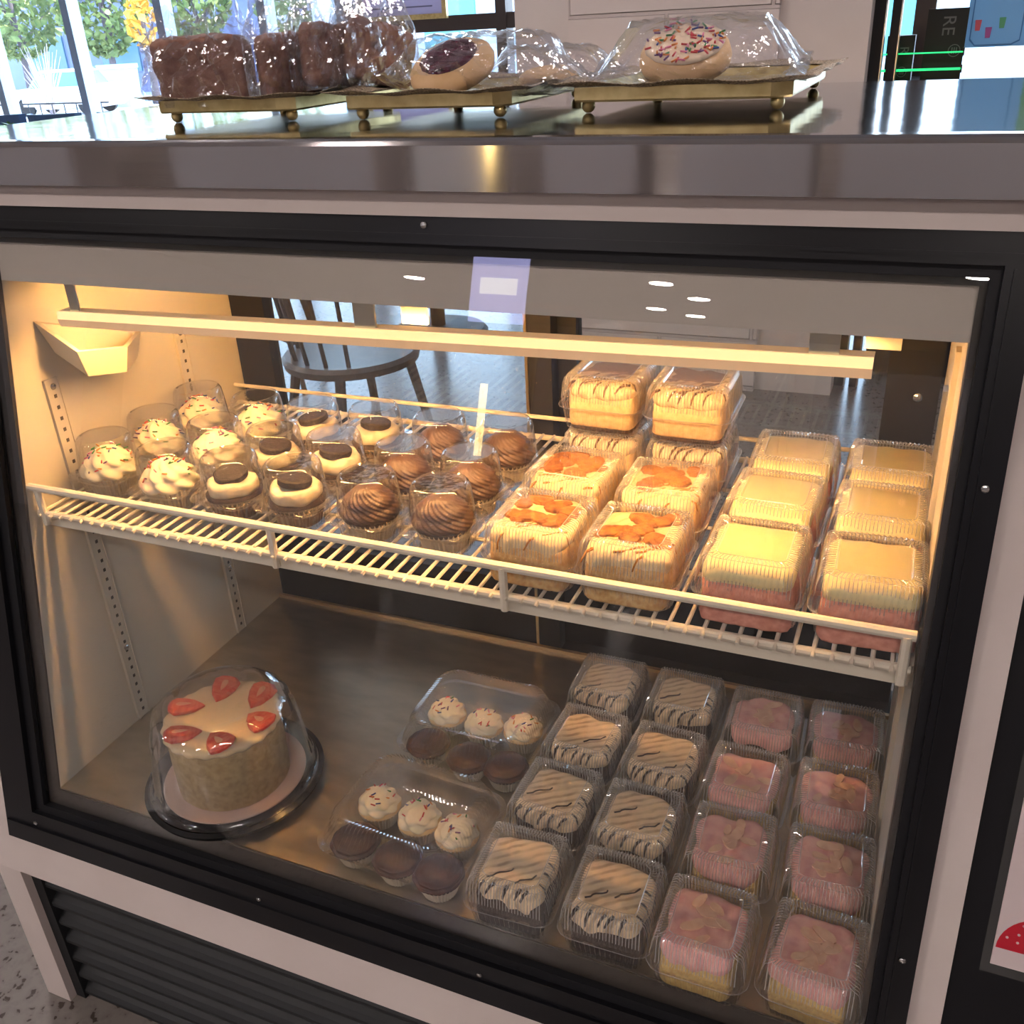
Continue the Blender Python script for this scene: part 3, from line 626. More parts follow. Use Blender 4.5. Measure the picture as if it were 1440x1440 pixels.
for k in range(14):
    a, q = rnd.uniform(.2, 2.9), rnd.uniform(.008,.03); cc = (1.130+q*cos(a), s0+.030+q*sin(a)); g.loft([[T(cc[0]+.0012*cos(j*tau/8), cc[1]+.0012*sin(j*tau/8), n) for j in range(8)] for n in (.002,.0023)])
sp(g, 'printed_seeds', M_WHITE)

# ------------------------------------------------------------ wire shelf
DK = .3715
sh = thing('wire_shelf', 'cream-coated wire shelf dividing the inside of the case', 'shelf', (.5, .3, DK))
def spart(mb, name, smooth=True): return mb.build(name, M_WIRE, sh, smooth, loc=(-.5,-.3,-DK), auto=True)
spart(MB().tube([(-.0,.094,.4015),(.997,.096,.4015)], .0048, 10), 'front_rail')
spart(MB().tube([(.002,.096,.366),(.997,.098,.366)], .0042, 10), 'lower_rail')
spart(MB().box(.002, .997, .104, .112, .345, .362), 'support_bar', False)
spart(MB().tube([(.002,.49,.366),(.997,.49,.366)], .004, 8), 'rear_rail')
spart(MB().tube([(.002,.49,.395),(.997,.49,.395)], .003, 8), 'rear_fence')
w = MB()
for k in range(61):
    x = .010+k*.0162; w.tube([(x,.088,.3665),(x,.10,DK-.0028),(x,.492,DK-.0028)], .0021, 6)
spart(w, 'wire_grid')
w = MB()
for y in (.2,.3,.4): w.tube([(.002,y,DK-.0068),(.997,y,DK-.0068)], .0025, 6)
spart(w, 'cross_wires')
for x in (.012, .350, .623, .990): spart(MB().tube([(x,.095,.352),(x,.094,.4015)], .0045, 8), 'front_post')
for x in (.0045, .9965):
    w = MB(); w.box(x-.003, x+.003, .11, .495, .345, .362); spart(w, 'side_bracket', False)

# ------------------------------------------------------------ clear containers
def clam_proto(name, label, cat, w, d, hb, hl, ribs, loc, group):
    t = thing(name, label, cat, loc, 0, group)
    n = ribs*4
    wv = lambda a: (lambda i: a*(0,1,1,0)[i % 4])
    B = MB()
    B.loft([rl(w*.78,d*.78,.012,n,.0012,wv(-.0)), rl(w*.82,d*.82,.014,n,.0), rl(w*.86,d*.86,.015,n,.003,wv(.0010)), rl(w*.93,d*.93,.016,n,hb-.004,wv(.0010)), rl(w*.94,d*.94,.016,n,hb-.001),
            rl(w*1.02,d*1.02,.018,n,hb-.0005), rl(w*1.03,d*1.03,.018,n,hb+.001)], True, False)
    B.build('base', M_CLAM, t)
    Lm = MB()
    Lm.loft([rl(w*1.03,d*1.03,.018,n,hb+.0015), rl(w*.96,d*.96,.016,n,hb+.0018), rl(w*.95,d*.95,.016,n,hb+.006,wv(.0010)), rl(w*.90,d*.90,.017,n,hl-.010,wv(.0014)),
             rl(w*.865,d*.865,.016,n,hl-.004,wv(.0016),wv(.0006)), rl(w*.82,d*.82,.014,n,hl-.0008,wv(.0010),wv(.0012)), rl(w*.76,d*.76,.010,n,hl-.0002,None,wv(.0012)),
             rl(w*.64,d*.64,.007,n,hl-.0002,None,wv(.0008)), rl(w*.625,d*.625,.007,n,hl-.0002), rl(w*.60,d*.60,.006,n,hl-.0018), rl(w*.2,d*.2,.004,n,hl-.0018)], False, True)
    Lm.build('lid', M_CLAM, t)
    rb = MB(); per = 24
    def ridge(pts, wv_):
        pts = [Vector(q) for q in pts]; a = Vector(wv_)*.0004; L = []
        for q in pts: L.append([tuple(q-a), tuple(q+a), tuple(q+Vector((q.x*.006,q.y*.006,.0005)))])
        rb.loft(L)
    for sx_, sy_, hw_, hd_ in ((0,-1,w,d),(0,1,w,d),(1,0,w,d),(-1,0,w,d)):
        for k in range(per):
            u = -.39+.78*k/(per-1)
            if sx_: P3 = [(sx_*w*q, d*u*(1 if q > .36 else .9), z) for q, z in ((.325,hl+.0004),(.385,hl+.0004),(.425,hl-.002),(.448,hl-.010),(.470,hb+.008))]; ridge(P3, (0,1,0))
            else: P3 = [(w*u*(1 if q > .36 else .9), sy_*d*q, z) for q, z in ((.325,hl+.0004),(.385,hl+.0004),(.425,hl-.002),(.448,hl-.010),(.470,hb+.008))]; ridge(P3, (1,0,0))
    for ww_, dd_, z, r_ in ((w*.63,d*.63,hl+.0002,.006),(w*1.025,d*1.025,hb+.001,.018),(w*.80,d*.80,hl-.0004,.013)):
        rb.tube([(x, y, z) for x, y in rrect(ww_, dd_, r_, 40)]+[(rrect(ww_, dd_, r_, 40)[0][0], rrect(ww_, dd_, r_, 40)[0][1], z)], .0004, 4)
    rb.build('rib_ridges', M_RIB, t)
    # hinge lip at the back
    MB().box(-w*.3, w*.3, d*.51, d*.53, hb-.001, hb+.0015).build('hinge', M_CLAM, t)
    return t
def slab(w, d, h, seed, z0=0, r=.018, bulge=.05, droop=.004, n=64, noise_a=.0016, prof=None):
    """frosting slab lying on a cake block; droops at the front"""
    mb = MB(); loops = []
    ph = [random.Random(seed*9+k).random()*tau for k in range(4)]
    prof = prof or [(.97,0),(1.03,.18),(1.05,.45),(1.03,.72),(.965,.92),(.86,1.0),(.6,1.0),(.35,1.0),(.1,1.0)]
    for k, (s, hz) in enumerate(prof):
        L = []
        for i, (x, y) in enumerate(rrect(w, d, r, n)):
            a = math.atan2(y, x)
            lob = 1+bulge*(.5*sin(3*a+ph[0])+.35*sin(5*a+ph[1])+.3*sin(8*a+ph[2]))*(1 if s > .8 else s)
            X, Y = x*s*lob, y*s*lob
            q = noise.noise(Vector((X*70+seed, Y*70, hz*2)))
            dz = noise_a*q*(1 if hz > .5 else .3)
            fr_ = max(0, -Y/(d/2)-.6)/.4 if s > .9 else 0
            dz -= droop*fr_*(1-hz*.6)*(1+.6*sin(7*x/w*3+ph[3]))
            L.append((X, Y, z0+h*hz+dz))
        loops.append(L)
    return mb.loft(loops)
def block(w, d, h, seed, z0=0, r=.010, amp=.0012, n=56):
    mb = MB(); loops = []
    for s, hz in ((.97,0),(1,.06),(1.0,.35),(.995,.65),(.985,.95),(.93,1.0)):
        L = []
        for x, y in rrect(w, d, r, n):
            q = noise.noise(Vector((x*160+seed*3, y*160, hz*7)))
            L.append((x*s*(1+amp*q/w*2), y*s*(1+amp*q/d*2), z0+h*hz))
        loops.append(L)
    return mb.loft(loops)
def drizzle_path(mb, w, d, ztop, seed, n=7, r=.0011, ang=.6, cover=1.0, y0=-.5, y1=.5):
    rnd = random.Random(seed)
    for k in range(n):
        x = -w/2*.85+w*.85*(k+.5)/n+rnd.uniform(-.003,.003); pts = []
        L = w*rnd.uniform(.25,.42)
        yc = d*(y0+(y1-y0)*rnd.random())
        for j in range(7):
            u = j/6-.5
            px, py = x+u*L*cos(ang)+.002*sin(j*1.7+k), yc+u*L*sin(ang)*1.4
            if abs(px) > w*.47 or abs(py) > d*.47: continue
            pts.append((px, py, ztop+.0003+.0006*sin(j+k)))
        if len(pts) > 2: mb.tube(pts, r, 6)
def front_drips(mb, w, d, ztop, h, seed, n=6, r=.0018):
    rnd = random.Random(seed+50)
    for k in range(n):
        x = -w*.42+w*.84*(k+rnd.random()*.6)/n; sl = rnd.uniform(.15,.7)
        mb.tube([(x, -d*.40, ztop), (x-sl*.006, -d*.47, ztop-.0005), (x-sl*.010, -d*.515, ztop-h*.35), (x-sl*.012, -d*.52, ztop-h*rnd.uniform(.5,.9))], r*rnd.uniform(.7,1.4), 6, r*.5)
    for k in range(3):
        y = -d*.35+d*.6*(k+rnd.random()*.6)/3
        mb.tube([(w*.40, y, ztop), (w*.485, y-.003, ztop-.001), (w*.515, y-.005, ztop-h*.5)], r*.9, 6, r*.4)

GRP = {}
def slice_choc(loc, rz, seed, label):
    t = thing('chocolate_slice', label, 'cake slice', loc, rz, 'chocolate slices with tan drizzled frosting on the lower deck')
    block(.076,.082,.040, seed).build('cake', M_CAKECH, t, True)
    slab(.074,.078,.018, seed, .037, bulge=.07, droop=.006).build('frosting', M_FR_CHOC, t, True)
    m = MB(); front_drips(m, .076, .080, .0545, .016, seed, 5, .0021); drizzle_path(m, .076, .080, .0553, seed, 2, .0010, .5, y0=-.45, y1=.1); m.build('drizzle', M_DRIZ, t, True)
    return t
def flake(mb, c, a, L, tilt):
    ca, sa = cos(a), sin(a); pts = []
    for k in range(12):
        t = k*tau/12; u = L*cos(t); v = L*.48*sin(t)*(1-.25*cos(t))
        pts.append((c[0]+u*ca-v*sa, c[1]+u*sa+v*ca, c[2]+tilt*u))
    mb.loft([pts, [(x, y, z+.0018) for x, y, z in pts]])
def slice_almond(loc, rz, seed, label, dark=False):
    t = thing('almond_slice', label, 'cake slice', loc, rz, 'cake slices with pink frosting and almond flakes on the lower deck')
    block(.072,.084,.038, seed).build('cake', M_CAKEY if not dark else M_CAKECH, t, True)
    slab(.072,.080,.017, seed+30, .036, bulge=.07, droop=.005, noise_a=.003).build('frosting', M_PFROST, t, True)
    rnd = random.Random(seed)
    for k in range(9):
        f = MB(); a = rnd.random()*tau; q = rnd.uniform(.002,.027); flake(f, (q*cos(k*.9+a*.2), q*sin(k*.9+a*.2)*1.1, .0540+rnd.uniform(0,.0016)), rnd.random()*tau, rnd.uniform(.0085,.0125), rnd.uniform(-.16,.16))
        f.build('almond_flake', M_ALMOND, t)
    return t
def slice_caramel(loc, rz, seed, label):
    t = thing('caramel_slice', label, 'cake slice', loc, rz, 'golden caramel cake slices on the upper shelf')
    block(.080,.092,.043, seed).build('cake', M_CAKEW, t, True)
    slab(.077,.087,.015, seed+11, .041, bulge=.06, droop=.007, noise_a=.003).build('frosting', M_FR_CARA, t, True)
    m = MB(); drizzle_path(m, .080, .094, .0552, seed, 7, .0012, .45, y0=-.42, y1=.05); front_drips(m, .080, .094, .0532, .018, seed, 2, .0014); m.build('caramel_drizzle', M_CARAMEL, t, True)
    rnd = random.Random(seed+5)
    for k in range(13):
        c = MB(); x = rnd.uniform(-.027,.027); y = rnd.uniform(-.016,.036); s = rnd.uniform(.008,.014)
        L = []
        nn = 9; ph = rnd.random()*9
        for z, q in ((0,.9),(.003,1.0),(.0065,.9),(.0085,.55)):
            L.append([(x+s*q*(1+.35*noise.noise(Vector((cos(j*tau/nn)*1.5+ph, sin(j*tau/nn)*1.5, k))))*cos(j*tau/nn), y+s*q*(1+.35*noise.noise(Vector((cos(j*tau/nn)*1.5, sin(j*tau/nn)*1.5+ph, k+9))))*sin(j*tau/nn), .0535+z*.75+.001*sin(j+k)) for j in range(nn)])
        c.loft(L); c.build('cookie_chunk', M_CHUNK, t)
    return t
def slice_coffee(loc, rz, seed, label):
    t = thing('coffee_slice', label, 'cake slice', loc, rz, 'tall coffee cream slices stacked at the back of the upper shelf')
    block(.079,.085,.038, seed, .004).build('cake', M_COFFEE, t, True)
    block(.077,.083,.005, seed, 0).build('dark_base', M_CAKECH, t, True)
    slab(.079,.085,.017, seed+11, .040, bulge=.02, droop=.002).build('frosting', M_FR_COFF, t, True)
    m = MB(); drizzle_path(m, .080, .086, .0563, seed, 7, .0016, .6, y0=-.42, y1=.1); front_drips(m, .080, .086, .056, .014, seed, 5, .0017); m.build('drizzle', M_COCOA, t, True)
    slab(.058,.034,.0035, seed+3, .0555, r=.012, bulge=.2, droop=0).build('cocoa_crumbs', pm('cocoa_crumbs', (.16,.07,.03), .9, bump=1, scale=300), t).location = (0,.018,0)
    return t
def slice_pink(loc, rz, seed, label):
    t = thing('pink_slice', label, 'cake slice', loc, rz, 'pink cake slices with thick yellow frosting on the upper shelf')
    block(.082,.096,.041, seed, amp=.002).build('cake', M_CAKEPK, t, True)
    slab(.077,.089,.018, seed+21, .040, r=.010, bulge=.025, droop=.001, noise_a=.0012).build('frosting', M_YFROST, t, True)
    return t
clam = None
def clamat(loc, rz, label, group):
    global clam
    if clam is None:
        clam = clam_proto('clamshell_box', label, 'container', .100, .106, .030, .0655, 64, loc, group); clam.rotation_euler.z = rz
    else: dup(clam, loc, rz, label, group)
rows = ['front row', 'second row', 'third row', 'back row']
rnd = random.Random(11)
RY = [.047, .160, .270, .388]
GB = 'clear clamshell boxes on the lower deck'
for ci, cx_ in enumerate((.643, .7475, .848, .953)):
    for ri in range(4):
        x = cx_+rnd.uniform(-.003,.003)-(.004 if ri == 3 and ci < 2 else 0); y = RY[ri]+(-.003 if ci == 2 else .002)+rnd.uniform(-.002,.002); rz = rnd.uniform(-.05,.05)
        zone = ['left chocolate column', 'right chocolate column', 'left pink column', 'rightmost pink column'][ci]
        clamat((x, y, .0002), rz, 'clear clamshell box, %s of the %s on the lower deck' % (rows[ri], zone), GB)
        if ci < 2: slice_choc((x, y-.002, .0025), rz+rnd.uniform(-.04,.04), ci*10+ri, 'chocolate slice with tan frosting, %s of the %s, lower deck' % (rows[ri], zone))
        else:
            dk = (ci, ri) in ((2,3),(2,2))
            slice_almond((x-.001, y-.002, .0025), rz+rnd.uniform(-.06,.06), ci*10+ri, '%s slice with pink almond frosting, %s of the %s, lower deck' % ('brown' if dk else 'yellow', rows[ri], zone), (ci, ri) == (2,3))
SY = [.156, .272, .385]
GU = 'clear clamshell boxes on the upper shelf'
rr3 = ['front row', 'middle row', 'back row']
for ci, cx_ in enumerate((.643, .741, .855, .957)):
    for ri in range(3):
        x = cx_+rnd.uniform(-.002,.002)-(.006 if ri and ci == 0 else 0); y = SY[ri]-(.004 if ci == 1 else 0); rz = rnd.uniform(-.04,.04)
        where = ['left caramel column', 'right caramel column', 'left yellow-topped column', 'rightmost yellow-topped column'][ci]
        if ci < 2 and ri == 2:
            for k in range(2):
                z = DK+k*.0690
                clamat((x, y+.012, z), rz, 'clear clamshell box %s of the %s coffee slice stack, upper shelf' % (['at the bottom', 'on top'][k], ['left', 'right'][ci]), GU)
                slice_coffee((x, y+.010, z+.0025), rz, ci*4+k, 'coffee cream slice, %s box of the %s stack on the upper shelf' % (['lower', 'topmost'][k], ['left', 'right'][ci]))
            continue
        clamat((x, y, DK), rz, 'clear clamshell box in the %s, %s of the upper shelf' % (where, rr3[ri]), GU)
        if ci < 2: slice_caramel((x, y-.002, DK+.0025), rz, ci*5+ri, 'golden caramel slice with cookie chunks, %s of the %s, upper shelf' % (rr3[ri], where))
        else: slice_pink((x, y-.003, DK+.0025), rz, ci*5+ri, 'pink slice with yellow frosting, %s of the %s, upper shelf' % (rr3[ri], where))

# ------------------------------------------------------------ cupcakes in domes
def sprinkles(parent, pts, seed, L=.0026, r=.0007, name='sprinkles'):
    rnd = random.Random(seed); mb = MB()
    for (x, y, z) in pts:
        mb.mi = rnd.randrange(6); a = rnd.random()*tau; e = rnd.uniform(-.3,.3)
        d = Vector((cos(a), sin(a), e)).normalized()*L; c = Vector((x, y, z))
        mb.tube([c-d, c+d], r, 6)
    o = mb.build(name, M_SCOL, parent, True); o['kind'] = 'stuff'; return o
def swirl(R, h, z0, petals=7, twist=2.6, amp=.14, n=70, m=26, tip=True, mound=.6):
    mb = MB(); L = []
    for k in range(m+1):
        u = k/m
        tier = 1+.10*abs(sin(u*pi*2.6))
        r = R*(1-u**1.7)**mound*tier if u < 1 else .0004
        r = max(r, .0005)
        L.append([(r*(1+amp*sin(petals*(t*tau/n)+u*twist*petals*.6))*cos(t*tau/n), r*(1+amp*sin(petals*(t*tau/n)+u*twist*petals*.6))*sin(t*tau/n), z0+h*u) for t in range(n)])
    return mb.loft(L)
def wrapper(t, r0, r1, h, mat):
    MB().lathe([(r0,0),(r1,h),(r1*.97,h),(r0*.9,.002)], 72, mod=lambda a, k: 1+.035*(1 if int(round(a/tau*72)) % 2 else -1)).build('wrapper', mat, t)
def dome_proto(label, loc, group):
    t = thing('cupcake_dome', label, 'container', loc, 0, group)
    n = 128; B = MB(); wv = lambda a: (lambda i: a*(0,1,1,0)[i % 4])
    B.loft([rl(.056,.056,.02,n,0), rl(.060,.060,.022,n,.002,wv(.0012)), rl(.068,.068,.026,n,.022,wv(.0012)), rl(.070,.070,.026,n,.024), rl(.080,.080,.018,n,.0245), rl(.082,.082,.018,n,.027), rl(.078,.078,.018,n,.0275)], True, False)
    B.build('base', M_CLAM, t)
    L = []
    def circ(r, z): return [(r*cos(-pi*.75+k*tau/n), r*sin(-pi*.75+k*tau/n), z) for k in range(n)]
    D = MB(); D.loft([rl(.082,.082,.018,n,.0280), rl(.080,.080,.020,n,.0290), circ(.0375,.0292), circ(.0368,.032), circ(.0355,.042), circ(.0335,.064), circ(.0322,.0705), circ(.0300,.0740), circ(.0280,.0750), circ(.0265,.0735), circ(.012,.0733)], False, True)
    D.build('lid', M_DOME, t, True, auto=True)
    MB().box(.036, .048, -.012, .012, .0265, .0285).build('hinge', M_CLAM, t)
    return t
def cup_vanilla(loc, rz, seed, label):
    t = thing('vanilla_cupcake', label, 'cupcake', loc, rz, 'vanilla cupcakes with rainbow sprinkles')
    wrapper(t, .024, .031, .026, M_CUPW); MB().lathe([(.029,.022),(.031,.027),(.020,.033)], 32).build('cake', M_SPONGE, t, True)
    R, h = .032, .034; swirl(R, h, .025, 8, 2.2, .09).build('frosting', M_CREAM, t, True)
    rnd = random.Random(seed); pts = []
    for k in range(34):
        u = rnd.uniform(.25,.97); a = rnd.random()*tau; r = R*(1-u**1.7)**.6*1.06; pts.append((r*cos(a), r*sin(a), .027+h*u+.0008))
    sprinkles(t, pts, seed, .0030, .0009); return t
def disc_cookie(parent, r, h, c, tilt, name='cookie'):
    mb = MB(); mb.lathe([(r*.9,0),(r,.0012),(r,h-.0012),(r*.93,h),(r*.86,h-.0006),(r*.82,h)], 48, mod=lambda a, k: 1+.018*sin(a*24))
    o = mb.build(name, M_COOKIE, parent, True, loc=c, auto=True); o.rotation_euler = tilt; return o
def cup_cookie(loc, rz, seed, label):
    t = thing('cookie_cupcake', label, 'cupcake', loc, rz, 'cream cupcakes topped with a dark round cookie')
    wrapper(t, .024, .031, .024, M_CUPB); MB().lathe([(.030,.020),(.033,.027),(.026,.031)], 32).build('cake', M_CAKECH, t, True)
    slab(.056,.056,.016, seed, .029, r=.027, bulge=.06, droop=.0, noise_a=.004).build('frosting', M_FR_RIP, t, True)
    disc_cookie(t, .0195, .0085, (0,0,.0450), (.10,.12,0)); return t
def cup_choc(loc, rz, seed, label):
    t = thing('chocolate_cupcake', label, 'cupcake', loc, rz, 'chocolate cupcakes with swirled frosting')
    wrapper(t, .024, .030, .024, M_CUPW); MB().lathe([(.029,.020),(.032,.026),(.020,.031)], 32).build('cake', M_CAKECH, t, True)
    swirl(.031, .034, .026, 21, 3.4, .045, 168, 24, mound=.5).build('frosting', M_CHOC, t, True); return t
CX = [.060, .160, .250, .337, .432, .520]; CY = [.166, .254, .346]
kinds = ['vanilla sprinkle', 'vanilla sprinkle', 'dark cookie', 'dark cookie', 'chocolate swirl', 'chocolate swirl']
pos = ['leftmost sprinkle column', 'second sprinkle column', 'left cookie column', 'right cookie column', 'left chocolate-swirl column', 'right chocolate-swirl column']
dome = None
for ci in range(6):
    for ri in range(3):
        x = CX[ci]+rnd.uniform(-.003,.003)-(.004 if ri == 2 and ci in (1,) else 0); y = CY[ri]+rnd.uniform(-.003,.003)-(.006 if ci in (1,2) else 0); rz = rnd.uniform(-.12,.12)
        lab = 'clear dome container, %s of the %s on the upper shelf' % (rr3[ri], pos[ci])
        if dome is None: dome = dome_proto(lab, (x, y, DK), 'clear cupcake domes on the upper shelf'); dome.rotation_euler.z = rz
        else: dup(dome, (x, y, DK), rz, lab, 'clear cupcake domes on the upper shelf')
        fn = (cup_vanilla, cup_vanilla, cup_cookie, cup_cookie, cup_choc, cup_choc)[ci]
        fn((x, y, DK+.0008), rnd.random()*6, ci*3+ri, '%s, %s of the %s, upper shelf' % (['vanilla cupcake with sprinkles', 'cupcake topped with dark cookie', 'chocolate cupcake'][ci//2], rr3[ri], pos[ci]))

# ------------------------------------------------------------ six packs of mini cupcakes
def sixpack(loc, rz, label, first=None):
    if first: return dup(first, loc, rz, label, 'clear six-pack boxes')
    t = thing('six_pack_box', label, 'container', loc, rz, 'clear six-pack boxes')
    w, d, ribs = .186, .160, 100; n = ribs*4; hb, hl = .026, .062
    wv = lambda a: (lambda i: a*(0,1,1,0)[i % 4])
    MB().loft([rl(w*.84,d*.82,.02,n,0), rl(w*.87,d*.85,.022,n,.003,wv(.0008)), rl(w*.94,d*.93,.024,n,hb-.003,wv(.0008)), rl(w*1.0,d*1.0,.028,n,hb), rl(w*1.02,d*1.02,.028,n,hb+.001)], True, False).build('base', M_CLAM, t)
    MB().loft([rl(w*1.02,d*1.02,.028,n,hb+.0016), rl(w*.96,d*.95,.026,n,hb+.002), rl(w*.95,d*.94,.026,n,hb+.006), rl(w*.87,d*.85,.028,n,hl-.008,wv(.0006)), rl(w*.83,d*.80,.026,n,hl-.002,wv(.0012),wv(.0008)), rl(w*.77,d*.74,.022,n,hl,None,wv(.001)), rl(w*.73,d*.70,.02,n,hl), rl(w*.3,d*.3,.01,n,hl-.0006)], False, True).build('lid', M_CLAM, t)
    MB().tube([(-w*.34,-d*.36,hl-.003),(w*.30,-d*.36,hl-.003),(w*.355,-d*.32,hl-.003),(w*.36,-d*.1,hl-.003)], .0018, 6).build('rim_groove', M_CLAM, t)
    return t
def mini(loc, kind, seed, label):
    t = thing('mini_cupcake', label, 'cupcake', loc, random.Random(seed).random()*6, 'mini cupcakes in the six-pack boxes')
    s = .84
    wrapper(t, .019, .0265, .022, M_CUPW)
    if kind:
        MB().lathe([(.0255,.019),(.0265,.024),(.018,.028)], 32).build('cake', M_SPONGE, t, True)
        swirl(.0235, .021, .0245, 7, 2.2, .08, 56, 20, mound=.5).build('frosting', M_CREAM, t, True)
        rnd = random.Random(seed); pts = []
        for k in range(14):
            u = rnd.uniform(.55,.95); a = rnd.random()*tau; r = .0235*(1-u**1.7)**.5; pts.append((r*cos(a), r*sin(a), .0245+.021*u+.001))
        sprinkles(t, pts, seed+40, .0030, .0009)
    else:
        MB().lathe([(.0255,.018),(.0275,.0225)], 32).build('cake', M_CAKECH, t, True)
        swirl(.0275, .012, .0225, 9, .8, .02, 54, 14, mound=.35).build('frosting', M_GANACHE, t, True)
    return t
sp1 = sixpack((.488,.088,.0003), -.06, 'clear six-pack box of mini cupcakes at the front of the lower deck')
sixpack((.490,.277,.0003), .0, 'clear six-pack box of mini cupcakes behind the front six-pack', sp1)
mp_ = [(.437,.040,0),(.497,.034,0),(.551,.030,0),(.434,.102,1),(.492,.097,1),(.545,.091,1)]
mq_ = [(.440,.222,0),(.503,.214,0),(.555,.214,0),(.437,.285,1),(.495,.280,1),(.549,.288,1)]
side = ['left', 'middle', 'right']
for pk, lst in (('front six-pack', mp_), ('rear six-pack', mq_)):
    for k, (x, y, v) in enumerate(lst):
        mini((x, y, .0015), v, k+(50 if lst is mq_ else 0), '%s mini cupcake, %s of its row in the %s, lower deck' % ('sprinkled vanilla' if v else 'plain chocolate', side[k % 3], pk))

# ------------------------------------------------------------ strawberry cake
cc = (.216, .100)
cb = thing('cake_container', 'black-based round cake carrier with clear domed lid on the lower deck', 'container', (cc[0], cc[1], .0003))
MB().lathe([(.098,0),(.112,.004),(.115,.011),(.110,.014),(.106,.011),(.100,.007),(.02,.006)], 96).build('base', M_BLKPL, cb, True, auto=True)
def petal(a, k): return 1+(.012*sin(a*16) if k in (2,3,4,5) else 0)
MB().lathe([(.108,.0135),(.103,.016),(.0995,.030),(.095,.070),(.091,.100),(.084,.122),(.070,.133),(.058,.1355),(.055,.1335),(.052,.134),(.01,.134)], 128, cap0=False, mod=petal).build('lid', M_DOME, cb, True)
bd = tag(MB().lathe([(.091,0),(.0915,.0012),(.091,.0025)], 64).build('cake_board', M_BOARD, None, loc=(cc[0], cc[1], .0110)), 'round pale pink cardboard cake board under the strawberry cake', 'cake board')
ck = thing('strawberry_cake', 'round cake with crumb-coated sides, cream top and strawberry slices', 'cake', (cc[0]+.002, cc[1]-.003, .0137))
MB().lathe([(.069,0),(.071,.003),(.0715,.05),(.0705,.086),(.066,.090)], 96, mod=lambda a, k: 1+.012*noise.noise(Vector((cos(a)*4, sin(a)*4, k)))).build('sponge_side', M_CAKESIDE, ck, True)
MB().lathe([(.066,.086),(.0725,.087),(.0745,.091),(.072,.095),(.062,.0952),(.050,.0935),(.01,.0935)], 96, mod=lambda a, k: 1+(.02*sin(a*20) if k in (1,2,3) else 0)).build('cream_top', M_CAKETOP, ck, True)
for k in range(6):
    a = radians(-115+60*k); L = []
    s = .0235
    out_ = [(-1.05,0),(-.6,.42),(0,.68),(.55,.74),(.85,.4),(.9,0),(.85,-.4),(.55,-.74),(0,-.68),(-.6,-.42)]
    g = MB(); g.loft([[(x*s*q, y*s*q, z) for x, y in out_] for q, z in ((.9,0),(1.0,.002),(1.0,.005),(.85,.008))])
    o = g.build('strawberry_slice', M_BERRY, ck, True, loc=(.055*cos(a), .055*sin(a), .0945), auto=True); o.rotation_euler = (.12,-.15, a+(.5 if k % 2 else -.4))
    g = MB(); g.loft([[(x*s*.42+.002, y*s*.22, z) for x, y in out_] for z in (.0078,.0083)]); g.build('pale_core', M_BERRYF, o)

# ------------------------------------------------------------ counter trays and wrapped treats
CT = .7485+.0418
def tray(x0, x1, y0, y1, label, rz=0):
    cx_, cy_ = (x0+x1)/2, (y0+y1)/2; w, d = x1-x0, y1-y0
    t = thing('gold_tray', label, 'tray', (cx_, cy_, CT), rz, 'footed gold trays on the counter')
    MB().loft([rl(w,d,.004,32,.0105), rl(w+.002,d+.002,.004,32,.0125), rl(w+.002,d+.002,.004,32,.0235), rl(w-.004,d-.004,.003,32,.0235), rl(w-.006,d-.006,.003,32,.0150), rl(w*.2,d*.2,.003,32,.0150)]).build('pan', M_GOLD, t)
    n = 128; L = []
    for k, (e, z) in enumerate(((-.004,.0235),(.008,.0245),(.020,.0275),(.0205,.0283),(.008,.0256),(-.004,.0246))):
        L.append([(x, y, z+(.0016*sin(i*.55)*(1 if 0 < k < 5 else 0))) for i, (x, y) in enumerate(rrect(w+e*2, d+e*2, .012, n))])
    MB().loft(L, False, False).build('mesh_rim', M_GOLDM, t, True)
    for sx_ in (-1,1):
        for sy_ in (-1,1): MB().sphere((sx_*(w/2-.012), sy_*(d/2-.014), .0065), .0065, 16, 10).build('ball_foot', M_GOLD, t, True)
    return t
tray(.158, .335, .268, .50, 'left footed gold tray on the steel counter, holding wrapped brown slabs')
tray(.398, .575, .268, .52, 'middle footed gold tray on the steel counter, holding the wrapped jam cookie')
tray(.630, .832, .300, .585, 'right footed gold tray on the steel counter, holding the wrapped sprinkle cookie')
def bag(L0, L1, w, h, seed, n=48, m=26, flare=.5, z0=0, crinkle=.006):
    """crumpled film sleeve along x with pinched seals at both ends"""
    mb = MB(); loops = []
    for k in range(m+1):
        u = k/m; x = L0+(L1-L0)*u
        e = min(1, min(u, 1-u)/.22); e = e*e*(3-2*e)
        hh = max(.0015, h*(.08+.92*e)); ww = w*(.78+.22*e)*(1+(flare*.25 if e < .4 else 0))
        Lp = []
        for i in range(n):
            a = i*tau/n; ca, sa = cos(a), sin(a)
            y = ww/2*(abs(ca)**.7)*(1 if ca > 0 else -1); z = hh/2*(abs(sa)**.75)*(1 if sa > 0 else -1)
            q = 1-2*abs(noise.noise(Vector((x*38+seed*5, y*38, z*38+seed)))); q2 = 1-2*abs(noise.noise(Vector((x*95, y*95+seed, z*95))))
            o = crinkle*(q-.5)+crinkle*.45*(q2-.5)
            Lp.append((x+o*.4*(1-e), y+o*ca, max(.0005, hh/2+z+o*sa*.8+(h*.12*(1-e)*sin(y*60+seed)+h*.25*(1-e)))+z0))
        loops.append(Lp)
    return mb.loft(loops, False, False)
TZ = CT+.0152
def bagged(name, label, loc, rz, rx, mb):
    t = tag(mb.build(name, M_BAG, None, False, loc=loc), label, 'bag', 'clear film bags on the gold trays'); t.rotation_euler = (rx, 0, rz); return t
